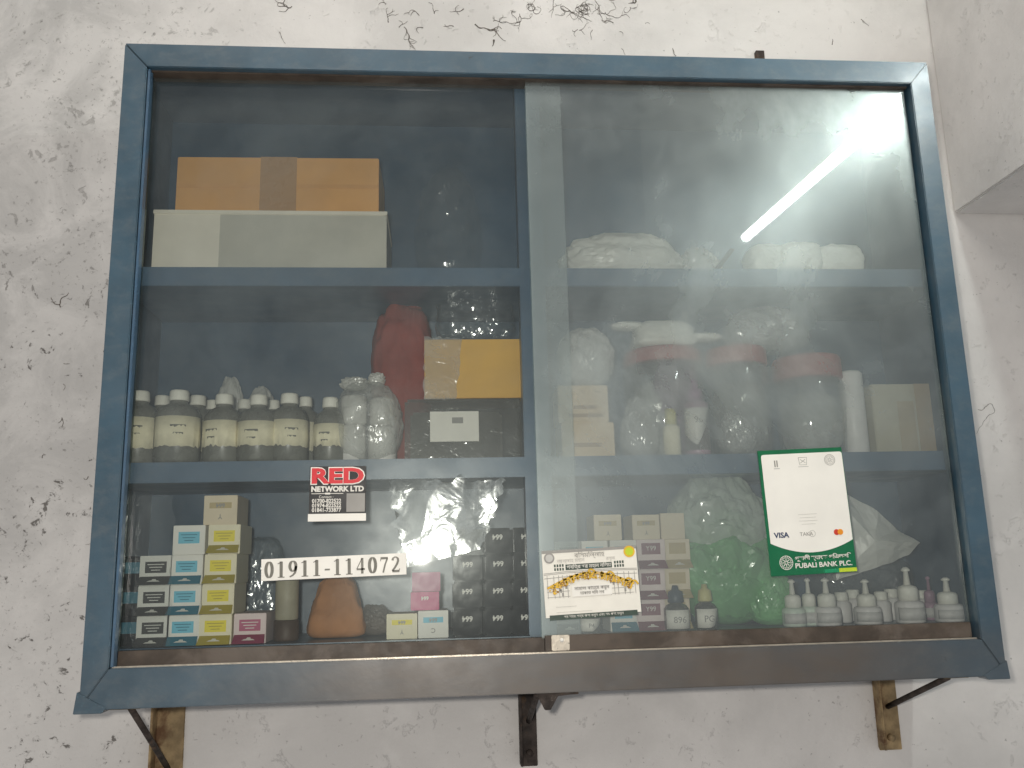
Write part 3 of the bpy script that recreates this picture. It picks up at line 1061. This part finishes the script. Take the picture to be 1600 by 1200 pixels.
front = [(218, 612, 27, 60), (279, 611, 29, 68), (350, 617, 27, 60), (404, 618, 26, 62), (452, 616, 27, 60), (516, 622, 24, 50)]
flab = ['ink bottle with white cap, leftmost on the middle shelf against the frame',
        'large front ink bottle with white cap, second from the left on the middle shelf',
        'front ink bottle with white cap standing before the clear bag, third from the left',
        'front ink bottle with torn cream label, fourth from the left on the middle shelf',
        'front ink bottle with white cap, last one of the tight cluster towards the right',
        'lone ink bottle with white cap partly behind the clear bag of white rolls']
for (px, pc, cw, bw), l in zip(front, flab):
    ink_bottle(px, .074 + random.uniform(-.006, .006), pc, cw, bw, random.uniform(-.4, .4), l)
back = [(252, 619, 22, 48), (308, 619, 24, 52), (331, 626, 20, 44), (381, 625, 20, 44), (427, 626, 18, 42), (477, 621, 20, 46)]
blab = ['rear ink bottle with white cap showing between the first and second front bottles',
        'rear ink bottle showing just right of the large second front bottle',
        'small rear ink bottle whose cap shows left of the third front bottle',
        'small rear ink bottle whose cap shows between the third and fourth front bottles',
        'small rear ink bottle whose cap shows between the fourth and fifth front bottles',
        'rear ink bottle showing right behind the last front bottle of the cluster']
for i, ((px, pc, cw, bw), l) in enumerate(zip(back, blab)):
    ink_bottle(px, .128 if i not in (2, 3, 4) else .168, pc, cw, bw, random.uniform(-.4, .4), l)
for px, pt, wd, s, l in ((356, 588, .045, 11, 'clear knotted bag showing above the third front ink bottle'), (404, 602, .05, 12, 'clear bag showing above the fourth front ink bottle')):
    o = crumple('clear_bag', (wd, .035, U(px, pt, .20).z - SH2), MILK, None, None, .10, 1.8, s, power=2.1)
    place(o, px, .205, SH2 + .0005, l)

# clear bag of white rolls
t = thing('bag_of_rolls', (xat(575, SH2 + .05, .085), .085, SH2 + .0005), 'knotted clear bag holding white rolls, on the middle shelf left of the red cloth bag', 'bag')
for i, (dx, dz, r, h) in enumerate(((-.022, .0, .019, .052), (.020, .0, .020, .050), (-.020, .053, .018, .042), (.020, .052, .018, .040))):
    lathe('white_roll', [(r * .8, 0), (r, .003), (r, h - .003), (r * .8, h)], WHT, t, 24, (dx, .006 * (i % 2), dz + .001))
crumple('bag_skin', (.102, .066, .118), BAG, t, lambda q: 1 - .22 * q ** 3, .09, 2.4, 13)
crumple('bag_knot', (.040, .02, .020), MILK, t, None, .25, 2.4, 14, 4, loc=(-.020, 0, .104))
crumple('bag_knot', (.024, .02, .020), MILK, t, None, .25, 2.4, 15, 4, loc=(.012, 0, .110))

# red bag
ztop = U(640, 450, .15).z - SH2
t = thing('red_bag', (xat(630, SH2 + .1, .15), .15, SH2 + .0005), 'tall dark red cloth bag tied at the top, behind the yellow cardboard box', 'bag')


def redprof(q):
    return .66 + .40 * math.sin(min(1., q / .95) * PI * .72)


zbody = U(630, 478, .15).z - SH2
crumple('cloth_body', (.093, .09, zbody), REDC, t, redprof, .11, 2.4, 16, flat=False, power=2.8)
crumple('cloth_knot', (.040, .035, .036), M('dark_brown_red_cloth', (.20, .045, .035), .85, .15, 18, .5, .2), t, None, .26, 2.2, 17, 4, flat=False, loc=(.012, 0, zbody - .012))

# dark clear tub with white label, yellow box on it
Yb = .082
x0, x1 = U(632, 660, Yb).x, U(818, 660, Yb).x
zt = U(720, 622, Yb).z
t = thing('clear_tub', ((x0 + x1) / 2, Yb, SH2 + .0005), 'see-through plastic tub with a white paper label, under the yellow cardboard box', 'tub')
wt = x1 - x0
SMOKE = clear('smoky_tub', (.62, .63, .62), .22, (.40, .38, .33), .12, .12, .3, 20)
box('tub', -wt / 2, wt / 2, 0, .10, 0, zt - SH2 - .001, SMOKE, t, .004)
box('grey_contents', -wt / 2 + .008, wt / 2 - .03, .012, .092, .002, (zt - SH2) * .8, M('grey_contents', (.17, .16, .14), .7, .2, 30, .5), t, .004)
lx0, lx1 = U(672, 666, Yb).x - t.location.x, U(748, 666, Yb).x - t.location.x
lz0, lz1 = U(710, 690, Yb).z - t.location.z, U(710, 643, Yb).z - t.location.z
box('paper_label', lx0, lx1, -.0012, -.0002, lz0, lz1, PAPW, t, 0)
box('label_print', lx0 + (lx1 - lx0) * .45, lx0 + (lx1 - lx0) * .68, -.0016, -.0012, lz0 + (lz1 - lz0) * .6, lz0 + (lz1 - lz0) * .8, GREYP, t, 0)
t2, w1, h1 = carton('cardboard_box', 663, 816, 530, .086, zt + .0008, .09, CARD2,
                    'yellow orange cardboard box on the clear tub, beside the centre post on the middle shelf', rz=-.01)
xs = U(712, 570, .085).x - t2.location.x
sheet('film_wrap', [(-w1 / 2 - .001, -.002, -.002), (xs, -.002, -.002), (xs + .01, -.002, h1), (-w1 / 2, -.002, h1 + .004)], BAG, t2, 10, 10, .001, 20)
zt2 = zt + .0008 + h1
o = crumple('clear_bag', (.125, .07, U(740, 442, .12).z - zt2), FILM, None, lambda q: 1 - .12 * q, .10, 3.0, 18, power=4)
place(o, 742, .130, zt2 + .0005, 'shiny clear plastic bag with bright glints, on top of the yellow cardboard box')
bpy.data.objects[o.name].location.x = U(742, 480, .13).x

# ---- middle shelf, right
t, w1, h1 = carton('small_carton', 878, 960, 660, .060, SH2 + .0005, .07, KRAFT, 'wider small tan carton, lower one of the two beside the centre post')
box('print_block', -w1 * .3, w1 * .25, -.0004, 0, h1 * .3, h1 * .42, M('tan_print', (.40, .30, .20), .8, .05), t, 0)
zc = SH2 + .001 + h1
t, w1, h1 = carton('small_carton', 872, 950, 602, .064, zc, .06, KRAFT, 'small tan carton with faint printing, upper one of the two beside the centre post')
for a_, b_, c_, d_ in ((-.2, .26, .36, .46), (-.3, .38, .14, .24), (-.02, .03, .78, .84), (.25, .38, .80, .84)):
    box('print_block', w1 * a_, w1 * b_, -.0004, 0, h1 * c_, h1 * d_, M('tan_print', (.40, .30, .20), .8, .05), t, 0)
zc2 = zc + h1 + .0008
o = crumple('clear_bag', (.085, .07, U(915, 512, .09).z - zc2), MILK, None, None, .12, 1.8, 20, power=2.3)
place(o, 915, .095, zc2, 'puffed clear bag on top of the two small tan cartons')
o.location.x = U(915, 560, .095).x


def jar(px0, px1, pt, Y, lid_h, lidm, label, contents=None, taper=.92, group='clear jars with coloured lids on the middle shelf'):
    z0 = SH2 + .0005
    zt = U((px0 + px1) / 2, pt, Y).z
    h = zt - z0
    x0, x1 = U(px0, pt + 60, Y).x, U(px1, pt + 60, Y).x
    r = (x1 - x0) / 2
    t = thing('plastic_jar', ((x0 + x1) / 2, Y, z0), label, 'jar', group)
    zl = h - lid_h
    lathe('jar_body', [(r * .84, 0), (r * .9, .004), (r * .97, zl * .5), (r, zl - .012), (r * .93, zl - .003), (r * .9, zl)], JAR, t, 32)
    lathe('lid', [(r * .95, zl), (r * .98, zl + .002), (r * .97, h - .004), (r * .93, h), (r * .5, h + .0004)], lidm, t, 32)
    if contents:
        crumple('contents', (r * 1.55, r * 1.55, zl * .82), contents, t, None, .1, 2.0, px0, 4, loc=(0, 0, .003), power=3.5)
    return t


jar(975, 1098, 552, .135, .022, REDL, 'wide clear jar with faded red lid, under the white tray', MILK)
jar(1106, 1200, 548, .100, .026, REDL, 'clear jar with faded red lid right of the purple capped bottle', BAG)
jar(1212, 1316, 562, .095, .034, REDL, 'clear jar with bright faded red lid, above the bank card', MILK)
o = crumple('purple_wrapper', (.075, .03, U(1060, 560, .11).z - SH2), clear('purple_film', (.6, .45, .6), .55, (.30, .15, .28), .08, .2, .6, 18), None, lambda q: .8 + .2 * q, .12, 2.2, 23)
place(o, 1062, .098, SH2 + .0005, 'purple wrapper standing in front of the wide jar under the white tray', 'wrapper')
# white tray bundle: rests on the wide jar
zj = U(1036, 552, .135).z + .001
t = thing('white_tray', (U(1036, 520, .12).x, .125, zj), 'folded white plastic bag bundle lying on the wide red-lidded jar', 'bag')
crumple('bundle', (.105, .075, U(1040, 495, .09).z - zj), MILK2, t, lambda q: 1 - .18 * q, .05, 1.6, 24, power=4, flat=False)
crumple('bag_handle', (.052, .03, .013), MILK2, t, None, .12, 2, 25, 4, loc=(-.056, -.01, .030))
crumple('bag_handle', (.056, .03, .013), MILK2, t, None, .12, 2, 26, 4, loc=(.062, -.01, .012))
o = crumple('plastic_bag', (.15, .08, .075), BAG, None, lambda q: 1 - .3 * q, .13, 2.0, 27)
zz = U(1150, 548, .10).z
place(o, 1185, .125, zz + .001, 'large puffed see-through bag lying on the red-lidded jars')
o.location.x = U(1195, 500, .125).x
bagz = U(1264, 562, .095).z

t = thing('dropper_bottle', (xat(1090, SH2, .055), .055, SH2 + .0005), 'dropper bottle with mauve pointed cap and black and white label, front of the middle shelf', 'bottle')
hb = U(1090, 593, .055).z - SH2
r = (1110 - 1071) / 2 / 1160 * 1.05
lathe('bottle_body', [(r * .95, 0), (r, .003), (r, hb * .66), (r * .7, hb * .70), (r * .55, hb * .71), (r * .55, hb * .74)], PINKP, t)
lathe('pointed_cap', [(r * .62, hb * .72), (r * .62, hb * .84), (r * .36, hb * .87), (r * .28, hb * .97), (r * .18, hb)], PURP, t)
arc_label('dark_label', r + .0004, .006, hb * .60, -172, -8, M('brown_grey_print', (.13, .11, .10), .4, .1), t, False)
arc_label('white_label', r + .0008, .006, hb * .60, -172, -8, STW, t, False, 30, cut=lambda q: (.40 - .75 * q) if q < .38 else .115 + .885 * ((q - .38) / .50) ** 1.25 if q < .88 else 1)
text('96', .013, -.002, hb * .44, GREYP, t, -r - .0012)

t = thing('small_bottle', (xat(1050, SH2, .06), .06, SH2 + .0005), 'small pale yellow capped bottle left of the mauve dropper bottle', 'bottle')
hb = U(1050, 640, .06).z - SH2
r = .0125
lathe('bottle_body', [(r, 0), (r, hb * .6), (r * .6, hb * .68)], CREAM, t)
lathe('cap', [(r * .68, hb * .66), (r * .68, hb), (r * .3, hb)], YCAP, t)
o = crumple('clear_bag', (.06, .05, U(1150, 640, .06).z - SH2), BAG, None, lambda q: 1 - .4 * q, .14, 2.3, 29)
place(o, 1152, .062, SH2 + .0005, 'small folded clear bag right of the mauve dropper bottle')
o = crumple('clear_bag', (.07, .05, U(1000, 620, .07).z - SH2), BAG, None, lambda q: 1 - .5 * q, .14, 2.3, 30)
place(o, 1000, .075, SH2 + .0005, 'clear bag standing between the tan cartons and the small yellow bottle')
t = thing('white_roll', (xat(1338, SH2, .095), .095, SH2 + .0005), 'upright white paper roll right of the red-lidded jars', 'roll')
hb = U(1338, 582, .095).z - SH2
lathe('roll', [(.0165, 0), (.018, .002), (.018, hb - .004), (.015, hb)], WHT, t)
box('wrapper_seam', -.0182, -.0165, -.004, .004, .004, hb * .6, LGREY, t, .0004)
t, w1, h1 = carton('beige_carton', 1362, 1453, 600, .080, SH2 + .0005, .07, M('beige_board', (.50, .46, .35), .7, .06), 'tall beige carton, rightmost on the middle shelf')
box('brown_side_strip', w1 * .24, w1 * .5 + .0004, -.0006, .06, .0005, h1 + .0003, M('tan_board', (.43, .33, .21), .7, .06), t, 0)
box('print_block', w1 * -.08, w1 * .2, -.0004, .0, h1 * .02, h1 * .75, M('tan_board2', (.46, .38, .26), .7, .1), t, 0)


# ------------------------------------------------------------------ bottom shelf: ink cartons
def ink_carton(x, Y, z, w1, h1, dep, body, panel, flap, label, group, panel_z=(.42, .80), flapped=True, lines=True, word=None, letter=None, rz=0., band=None, wordm=None, bev=.0006):
    t = thing('ink_carton', (x, Y, z), label, 'box', group, rz)
    box('carton', -w1 / 2, w1 / 2, 0, dep, 0, h1, body, t, bev)
    a, b = panel_z
    if panel:
        box('colour_panel', -w1 * .33, w1 * .33, -.0004, 0, h1 * a, h1 * b, panel, t, 0)
        if lines:
            bmL = bmesh.new()
            for k in range(3):
                zz = h1 * (a + (b - a) * (.25 + .25 * k))
                xx = w1 * (.20 + .06 * ((k * 7) % 3 - 1))
                bx(bmL, -xx, xx, -.0006, -.00035, zz - .0005, zz + .0005)
            bm_obj('small_print', bmL, TXT if panel in (DKP, MAG) else (CYAND if panel is CYAN else YELD), t)
    if flapped:
        fz = h1 * .30
        bmF = bmesh.new()
        pts = [(-w1 * .47, -.0008, fz), (w1 * .47, -.0008, fz), (w1 * .50, -.013, .001), (-w1 * .50, -.013, .001)]
        v = [bmF.verts.new(p) for p in pts]
        v2 = [bmF.verts.new((p[0], p[1] + .0010, p[2] + .0002)) for p in pts]
        bmF.faces.new(v)
        bmF.faces.new(v2[::-1])
        for i in range(4):
            bmF.faces.new((v[i], v2[i], v2[(i + 1) % 4], v[(i + 1) % 4]))
        fo = bm_obj('hang_flap', bmF, flap, t)
        # hang hole shaped like a low hat, showing pale
        bmH = bmesh.new()
        hat = [(-.22, .40), (.22, .40), (.14, .54), (.08, .56), (.05, .72), (-.05, .72), (-.08, .56), (-.14, .54)]
        vv = []
        for hx, hz in hat:
            q = hz
            vv.append(bmH.verts.new((hx * w1 * .95, -.013 + (.0122) * q - .0006, .001 + (fz - .001) * q - .0002)))
        bmH.faces.new(vv)
        bm_obj('hang_hole', bmH, TXT, fo)
    if word:
        if band:
            box('colour_band', -w1 * .33, w1 * .33, -.0005, 0, h1 * .56, h1 * .76, band, t, 0)
        text(word, h1 * (.27 if wordm is TXT else .20), 0, h1 * .66, wordm or GREYP, t, -.0009, flip=True, bold=.0003)
    if letter:
        text(letter, h1 * .24, 0, h1 * .28, GREYP, t, -.0006, flip=True, bold=.0001)
    return t


Yc = .052
BZ = SH0 + .0004
s_px = 1.0 / 1130
bw, bh = .0415, .0395
pit = U(0, 0, Yc)


def colx(px, row):
    return U(px, 990 - 47 * row, Yc).x


def tops(py, px):
    return U(px, py, Yc).z


bh = (tops(868, 240) - BZ) / 3 - .0003
BZ0 = BZ
print('bottom row z', tops(1011, 240), tops(1009, 290), 'bh', bh)
rows = ['bottom', 'second from bottom', 'third from bottom', 'top']
for r_ in range(3):
    ink_carton(colx((238, 240, 243)[r_], r_), Yc, BZ + r_ * (bh + .0003), bw, bh, .075, IWHITE, DKP, DKP,
               'white ink carton with black panel and flap, %s of the black panelled column' % rows[r_] if r_ < 2 else 'white ink carton with black panel and flap, top of the black panelled column',
               'ink cartons with coloured panels at the left of the bottom shelf')
for r_ in range(4):
    ink_carton(colx((285, 288, 291, 295)[r_], r_), Yc, BZ + r_ * (bh + .0003), bw, bh, .075, IWHITE, CYAN, CYAND,
               'white ink carton with cyan panel, %s of the cyan column' % rows[r_],
               'ink cartons with coloured panels at the left of the bottom shelf', flapped=r_ < 3,
               panel_z=(.42, .80) if r_ < 3 else (.38, .78))
for r_ in range(4):
    ink_carton(colx((336, 340, 344, 350)[r_], r_), Yc, BZ + r_ * (bh + .0003), bw, bh, .075, ICREAM, YEL, YELD,
               'cream ink carton with yellow panel, %s of the yellow panelled cartons' % rows[r_],
               'ink cartons with coloured panels at the left of the bottom shelf')
ink_carton(colx(343, 4.2), Yc + .006, BZ + 4 * (bh + .0003), bw * 1.06, bh * 1.02, .07, ITAN, None, None,
           'tan ink carton marked upside-down Y, standing on top of the yellow column', 'ink cartons with coloured panels at the left of the bottom shelf',
           flapped=False, word='664', letter='Y', band=TANP)
ink_carton(colx(390, 0), Yc, BZ, bw * 1.0, bh, .085, IPINK, MAG, MAGD,
           'white ink carton with magenta panel and dark magenta flap, rightmost of the bottom left cartons', 'ink cartons with coloured panels at the left of the bottom shelf')
# dark cartons at the very left edge, in film
for r_ in range(3):
    ink_carton(colx((190, 193, 197)[r_], r_) + .002, Yc + .02, BZ + r_ * (bh + .0003), bw * .82, bh, .07, BBOX, CYAND, None,
               'dark carton in clear film hard against the left frame, %s of three' % ('lowest', 'middle', 'highest')[r_],
               'dark film-wrapped cartons at the left frame', flapped=False, lines=False)
o = sheet('clear_film', [(U(186, 1008, .046).x, .046, BZ), (U(268, 1008, .046).x, .046, BZ), (U(275, 770, .05).x, .05, tops(775, 270)), (U(200, 770, .05).x, .05, tops(775, 200))], FILM, None, 36, 50, .004, 16, 2)
for v in o.data.vertices:
    v.co.y = min(max(v.co.y, .0372), .0385)
o.data.update()
tag(o, 'sheet of clear film hanging in front of the far left black cartons', 'plastic film')

# clear boxes behind, between magenta and the beige tube
o = crumple('clear_bag', (.075, .05, tops(835, 400) - BZ), FILM, None, lambda q: 1 - .1 * q, .09, 2.6, 33, power=4)
place(o, 402, .160, BZ, 'shiny clear bag standing behind the magenta panelled ink carton')
t = thing('beige_tube', (xat(449, BZ + .05, .085), .085, BZ), 'tall beige wrapped tube with dark base, under the left end of the phone number strip', 'tube')
hb = tops(905, 450) - BZ + .012
lathe('tube_body', [(.014, .026), (.0155, .03), (.0155, hb - .004), (.013, hb)], M('beige_tube', (.36, .33, .24), .5, .15, 30, .3), t)
lathe('dark_base', [(.0165, 0), (.017, .003), (.0165, .026), (.014, .028)], M('dark_brown_base', (.07, .045, .03), .5, .2), t)
# brown paper bag
t = thing('brown_bag', (xat(527, BZ + .03, .115), .115, BZ), 'brown paper bag gathered at the neck, under the phone number strip', 'bag')
crumple('bag_body', (.092, .06, tops(888, 527) - BZ), BROWNB, t, lambda q: 1 - .60 * q - (.10 if q > .8 else 0), .10, 1.5, 35, flat=False, power=5)
crumple('bag_neck', (.034, .03, .022), BROWNB, t, None, .15, 2, 36, 4, loc=(.002, 0, tops(888, 527) - BZ - .006))
o = crumple('grey_bag', (.06, .05, tops(948, 585) - BZ), M('grey_brown_wrap', (.12, .10, .085), .4, .3, 20, .5), None, lambda q: 1 - .3 * q, .15, 2, 37)
place(o, 585, .13, BZ, 'low crumpled grey brown bag right of the brown paper bag')

# two pale cartons + magenta ones
hA = tops(959, 628) - BZ
tA = ink_carton(U(628, 980, .050).x, .050, BZ, .0405, hA, .06, ICREAM, None, None, 'small cream carton with yellow band and upside-down Y, on the bottom shelf below the glare', 'small upside-down cartons', flapped=False, word='664', letter='Y', band=YEL)
hB = tops(954, 676) - BZ
tB = ink_carton(U(677, 978, .050).x, .050, BZ, .0400, hB, .06, IWHITE, None, None, 'small white carton with light blue band and upside-down C, left of the black cartons', 'small upside-down cartons', flapped=False, word='664', letter='C', band=CYAN)
zM = BZ + max(hA, hB) + .0006
hM = tops(925, 662) - zM
ink_carton(U(664, 940, .054).x, .054, zM, .038, hM * 1.0, .05, HOTM, None, None, 'hot magenta carton lying on the small white carton, lower of two', 'magenta cartons', flapped=False, word='664', wordm=TXT)
ink_carton(U(666, 915, .056).x, .056, zM + hM + .0005, .038, (tops(895, 662) - zM - hM), .05, M('faded_magenta', (.36, .06, .16), .4, .1), None, None, 'upper magenta carton dulled by film, just below the flash glare', 'magenta cartons', flapped=False)

# black cartons, three columns
kbh = (tops(862, 755) - tops(999, 755)) / 3.25
rowname = ['bottom row', 'second row up', 'third row up', 'fourth row up']
colname = ['left', 'middle', 'right']
for c_, px in enumerate((730, 778, 822)):
    for r_ in range(4 if c_ else 3):
        X = U(px, 975 - 43 * r_, .050).x + random.uniform(-.0008, .0008)
        ink_carton(X, .050 + random.uniform(0, .002), BZ + r_ * (kbh + .0003), .0395, kbh, .06, BBOX, None, None,
                   'black carton with upside-down 664, %s column, %s of the black stack' % (colname[c_], rowname[r_]), 'black cartons stacked left of the centre post',
                   flapped=False, word='664', wordm=TXT, bev=.0026)
ink_carton(U(735, 850, .07).x, .072, BZ + 3 * (kbh + .0003), .038, kbh, .05, M('grey_carton', (.10, .11, .11), .4, .1), None, None,
           'grey carton set back on top of the left column of the black stack', 'black cartons stacked left of the centre post', flapped=False)
# film over the stack
o = sheet('clear_film', [(U(632, 888, .04).x, .04, U(632, 888, .04).z), (U(752, 858, .04).x, .04, U(752, 858, .04).z), (U(790, 745, .04).x, .04, SH2 - .032), (U(606, 745, .04).x, .04, SH2 - .030)],
          clear('wrinkled_film', (.95, .96, .955), .06, (.75, .78, .77), .34, .15, .30, 11, patchy=True), None, 90, 70, .010, 9, 4, ragged=.016)
for v in o.data.vertices:
    v.co.y = .040 + max(-.0035, min(.0045, (v.co.y - .042) * .6))
o.data.update()
tag(o, 'wrinkled sheet of clear film hanging above the black cartons, sparkling in the flash', 'plastic film')

# ---- bottom shelf, right
YRr = .055
hcr = .0405


def rb(px, py):
    return U(px, py, YRr)


zrow = [BZ + i * (hcr + .0003) for i in range(5)]
# plum column
for r_ in range(3):
    ink_carton(U(1018, 970 - 47 * r_, YRr).x, YRr, zrow[r_], .0400, hcr, .07, IPINK, PLUM, PLUM,
               'pinkish carton with plum panels, %s of the plum column right of the notice sticker' % ('bottom', 'middle', 'top')[r_], 'plum panelled cartons', lines=False, panel_z=(.50, .88), word=None)
    text('Y99', .009, 0, hcr * .70, TXT, [o for o in C.objects if o.get('group') == 'plum panelled cartons'][-1], -.0010)
# gold column behind
for r_ in range(3):
    ink_carton(U(1060, 970 - 47 * r_, YRr + .012).x, YRr + .014, zrow[r_], .036, hcr, .06, ITAN, TANP, TANP,
               'tan carton with gold panel, %s of the gold column behind the dark capped bottle' % ('bottom', 'middle', 'top')[r_], 'gold panelled cartons', lines=False, panel_z=(.50, .88))
for i, (px, l) in enumerate(((950, 'tan carton marked upside-down Y, standing just above the notice sticker'), (1010, 'tan carton marked upside-down Y, right of the similar one and touching the green bag'))):
    ink_carton(U(px, 827, YRr).x, YRr + .001, zrow[3] if i else zrow[3], .0385, tops(804, px) - zrow[3], .06, ITAN, None, None, l, 'tan cartons on the upper row', flapped=False, word='664', letter='Y', band=TANP)
ink_carton(U(1052, 827, YRr + .01).x, YRr + .012, zrow[3], .034, .036, .05, ITAN, None, None, 'plain tan carton half hidden by the white green bag, end of the upper row', 'tan cartons on the upper row', flapped=False)
# cartons behind the notice
for i, px in enumerate((889, 930, 975)):
    for r_ in range(3):
        col = ((DKP, IWHITE), (CYAN, IWHITE), (CYAN, IWHITE))[i]
        if i == 1 and r_ == 0:
            continue
        ink_carton(U(px, 970 - 47 * r_, YRr).x, YRr + .001, zrow[r_], .037, hcr, .06, col[1] if i else M('grey_carton2', (.33, .34, .33), .5, .08), col[0], col[0] if i == 0 else CYAND,
                   'carton behind the notice sticker, %s column, %s' % (('left', 'middle', 'right')[i], ('lowest', 'middle row', 'upper row')[r_]), 'cartons behind the notice sticker', lines=False, flapped=r_ == 0)


def label_bottle(px0, px1, ptop, Y, capm, bodym, label, writing, cut, cap_frac=.24):
    x = xat((px0 + px1) / 2, BZ, Y)
    h = U(px0, ptop, Y).z - BZ
    r = (px1 - px0) / 2 / F * (Y + 1.169) * 1.0
    t = thing('dropper_bottle', (x, Y, BZ), label, 'bottle', 'labelled dropper bottles on the bottom shelf')
    lathe('bottle_body', [(r * .9, 0), (r, .003), (r, h * .48), (r * .8, h * .56), (r * .5, h * .60), (r * .5, h * .66)], bodym, t)
    lathe('cap', [(r * .62, h * .62), (r * .66, h * .64), (r * .58, h * .86), (r * .3, h * .90), (r * .22, h)], capm, t)
    arc_label('label', r + .0004, .003, h * .46, -160, -20, PAPW, t, False, 24, cut=cut)
    text(writing, h * .2, 0, h * .24, GREYP, t, -r - .0012, bold=.0001)
    return t


DKB = clear('brown_bottle_plastic', (.45, .42, .38), .45, (.16, .14, .11), .15, .1)
label_bottle(905, 937, 940, .050, NAVY, DKB, 'low labelled bottle showing under the notice sticker', 'P4', lambda t: 0 if t < .55 else (t - .55) * 1.6)
label_bottle(1038, 1076, 915, .046, NAVY, DKB, 'bottle with dark blue cap and white label, in front of the gold cartons', '896', lambda t: 0)
label_bottle(1086, 1120, 913, .046, YCAP, DKB, 'bottle with pale yellow cap and curved white label, in front of the green bag', 'PG', lambda t: 0 if t < .5 else (t - .5) ** 1.5 * 1.5)

# green and white bag
t = thing('green_bag', (U(1135, 900, .125).x, .125, BZ), 'large puffed plastic bag, green below and whitish above, left of the bank card', 'bag')
hg = tops(752, 1120) - BZ + .022
crumple('green_part', (.165, .13, hg * .74), GREENB, t, lambda q: .82 + .18 * math.sin(q * PI), .20, 1.7, 41)
crumple('white_part', (.150, .12, hg * .60), WHITEB, t, lambda q: (1 - (q * .97) ** 2.4) ** .5 + .05, .20, 1.7, 42, loc=(-.006, -.004, hg * .42))
crumple('green_part', (.08, .05, hg * .35), GREENB, t, lambda q: 1 - .4 * q, .16, 2.2, 43, loc=(.05, -.045, 0))

# paper cone bag
t = thing('folded_bag', (U(1350, 860, .11).x, .11, BZ + .093), 'pointed folded pale plastic bag lying behind the bank card, its tip to the right', 'bag')
zf = lambda py: U(1350, py, .11).z - t.location.z
xf = lambda px: U(px, 830, .11).x - t.location.x
bmC = bmesh.new()
outl = [(1300, 905), (1360, 888), (1418, 868), (1431, 850), (1405, 828), (1370, 800), (1330, 772), (1290, 760)]
ctr = bmC.verts.new((xf(1350), -.035, zf(845)))
ring = [bmC.verts.new((xf(a), -.012 * (i % 2), zf(b))) for i, (a, b) in enumerate(outl)]
rb_ = [bmC.verts.new((xf(a), .03, zf(b))) for a, b in outl]
for i in range(len(outl)):
    j = (i + 1) % len(outl)
    bmC.faces.new((ctr, ring[i], ring[j]))
    bmC.faces.new((ring[i], rb_[i], rb_[j], ring[j]))
bmC.faces.new(rb_)
bmesh.ops.triangulate(bmC, faces=bmC.faces)
bmesh.ops.subdivide_edges(bmC, edges=bmC.edges, cuts=5, use_grid_fill=True)
for v in bmC.verts:
    v.co.y += .010 * (noise.voronoi(v.co * 26)[0][1] - .5)
    v.co.z += .003 * noise.noise(v.co * 40)
bm_obj('folded_sheet', bmC, MILK2, t)
o = crumple('clear_bag', (.15, .07, .0925), clear('dark_clear_bag', (.82, .83, .82), .10, (.5, .48, .42), .10, .1, .8, 20), None, None, .08, 2.0, 44, power=4)
place(o, 1350, .150, BZ, 'dim clear bag under the folded pale bag at the back of the bottom shelf')


def nozzle_bottle(px, pt, pb_, wpx, Y, label, mat=WHT, cap=CAPW, tip=True):
    x = xat(px, BZ, Y)
    h = U(px, pt, Y).z - BZ
    r = wpx / 2 / F * (Y + 1.169)
    t = thing('nozzle_bottle', (x, Y, BZ), label, 'bottle', 'small bottles at the right of the bottom shelf')
    if tip:
        lathe('bottle_body', [(r * .92, 0), (r, .002), (r, h * .33), (r * .9, h * .38), (r * .72, h * .40)], mat, t)
        lathe('collar', [(r * .68, h * .40), (r * .68, h * .60), (r * .58, h * .65), (r * .25, h * .68)], cap, t)
        lathe('nozzle', [(r * .25, h * .66), (r * .16, h * .92), (r * .30, h * .93), (r * .30, h * .96), (r * .12, h)], cap, t, 16)
        arc_label('label', r + .0004, .004, h * .28, -165, -15, M('faint_label', (.56, .54, .52), .5, .1, 90), t, False)
    else:
        lathe('bottle_body', [(r * .92, 0), (r, .002), (r, h * .62), (r * .75, h * .70), (r * .6, h * .72)], mat, t)
        lathe('cap', [(r * .72, h * .72), (r * .74, h * .74), (r * .70, h * .98), (r * .6, h), (r * .2, h)], cap, t)
    return t


BODYW = M('milky_bottle', (.70, .67, .65), .4, .08, 30, .05, .4)
FADEG = M('greenish_bottle', (.60, .68, .58), .4, .08, 30, .05, .4)
nb = [(1240, 905, 36, .050, 'pale nozzle bottle beside the green bag, under the left part of the bank card', FADEG),
      (1265, 903, 30, .060, 'pale nozzle bottle second right of the green bag, under the bank card', FADEG),
      (1293, 903, 40, .046, 'pale nozzle bottle with printed label under the right part of the bank card', BODYW),
      (1355, 905, 42, .048, 'pale nozzle bottle midway between the bank card and the tall nozzle bottle', BODYW),
      (1421, 886, 44, .048, 'tallest white nozzle bottle, near the right end of the bottom shelf', BODYW),
      (1482, 902, 44, .048, 'rightmost white nozzle bottle against the frame on the bottom shelf', BODYW)]
for px, pt, wp, Y, l, m_ in nb:
    nozzle_bottle(px, pt, 0, wp, Y, l, m_)
bk = [(1316, 925, .09), (1334, 921, .115), (1378, 924, .085), (1394, 920, .11), (1441, 922, .105)]
bl_ = ['capped small bottle at the back, just right of the bank card', 'capped small bottle at the back, second right of the bank card',
       'capped small bottle at the back, left of the tallest nozzle bottle', 'capped small bottle half behind the tallest nozzle bottle, on its left',
       'capped small bottle behind the tallest nozzle bottle, on its right']
for (px, pt, Y), l in zip(bk, bl_):
    nozzle_bottle(px, pt, 0, 28, Y, l, BODYW, CAPW, False)
nozzle_bottle(1454, 900, 0, 24, .085, 'mauve bottle with pointed cap between the tallest and the rightmost nozzle bottles', PINKP, PINKP)
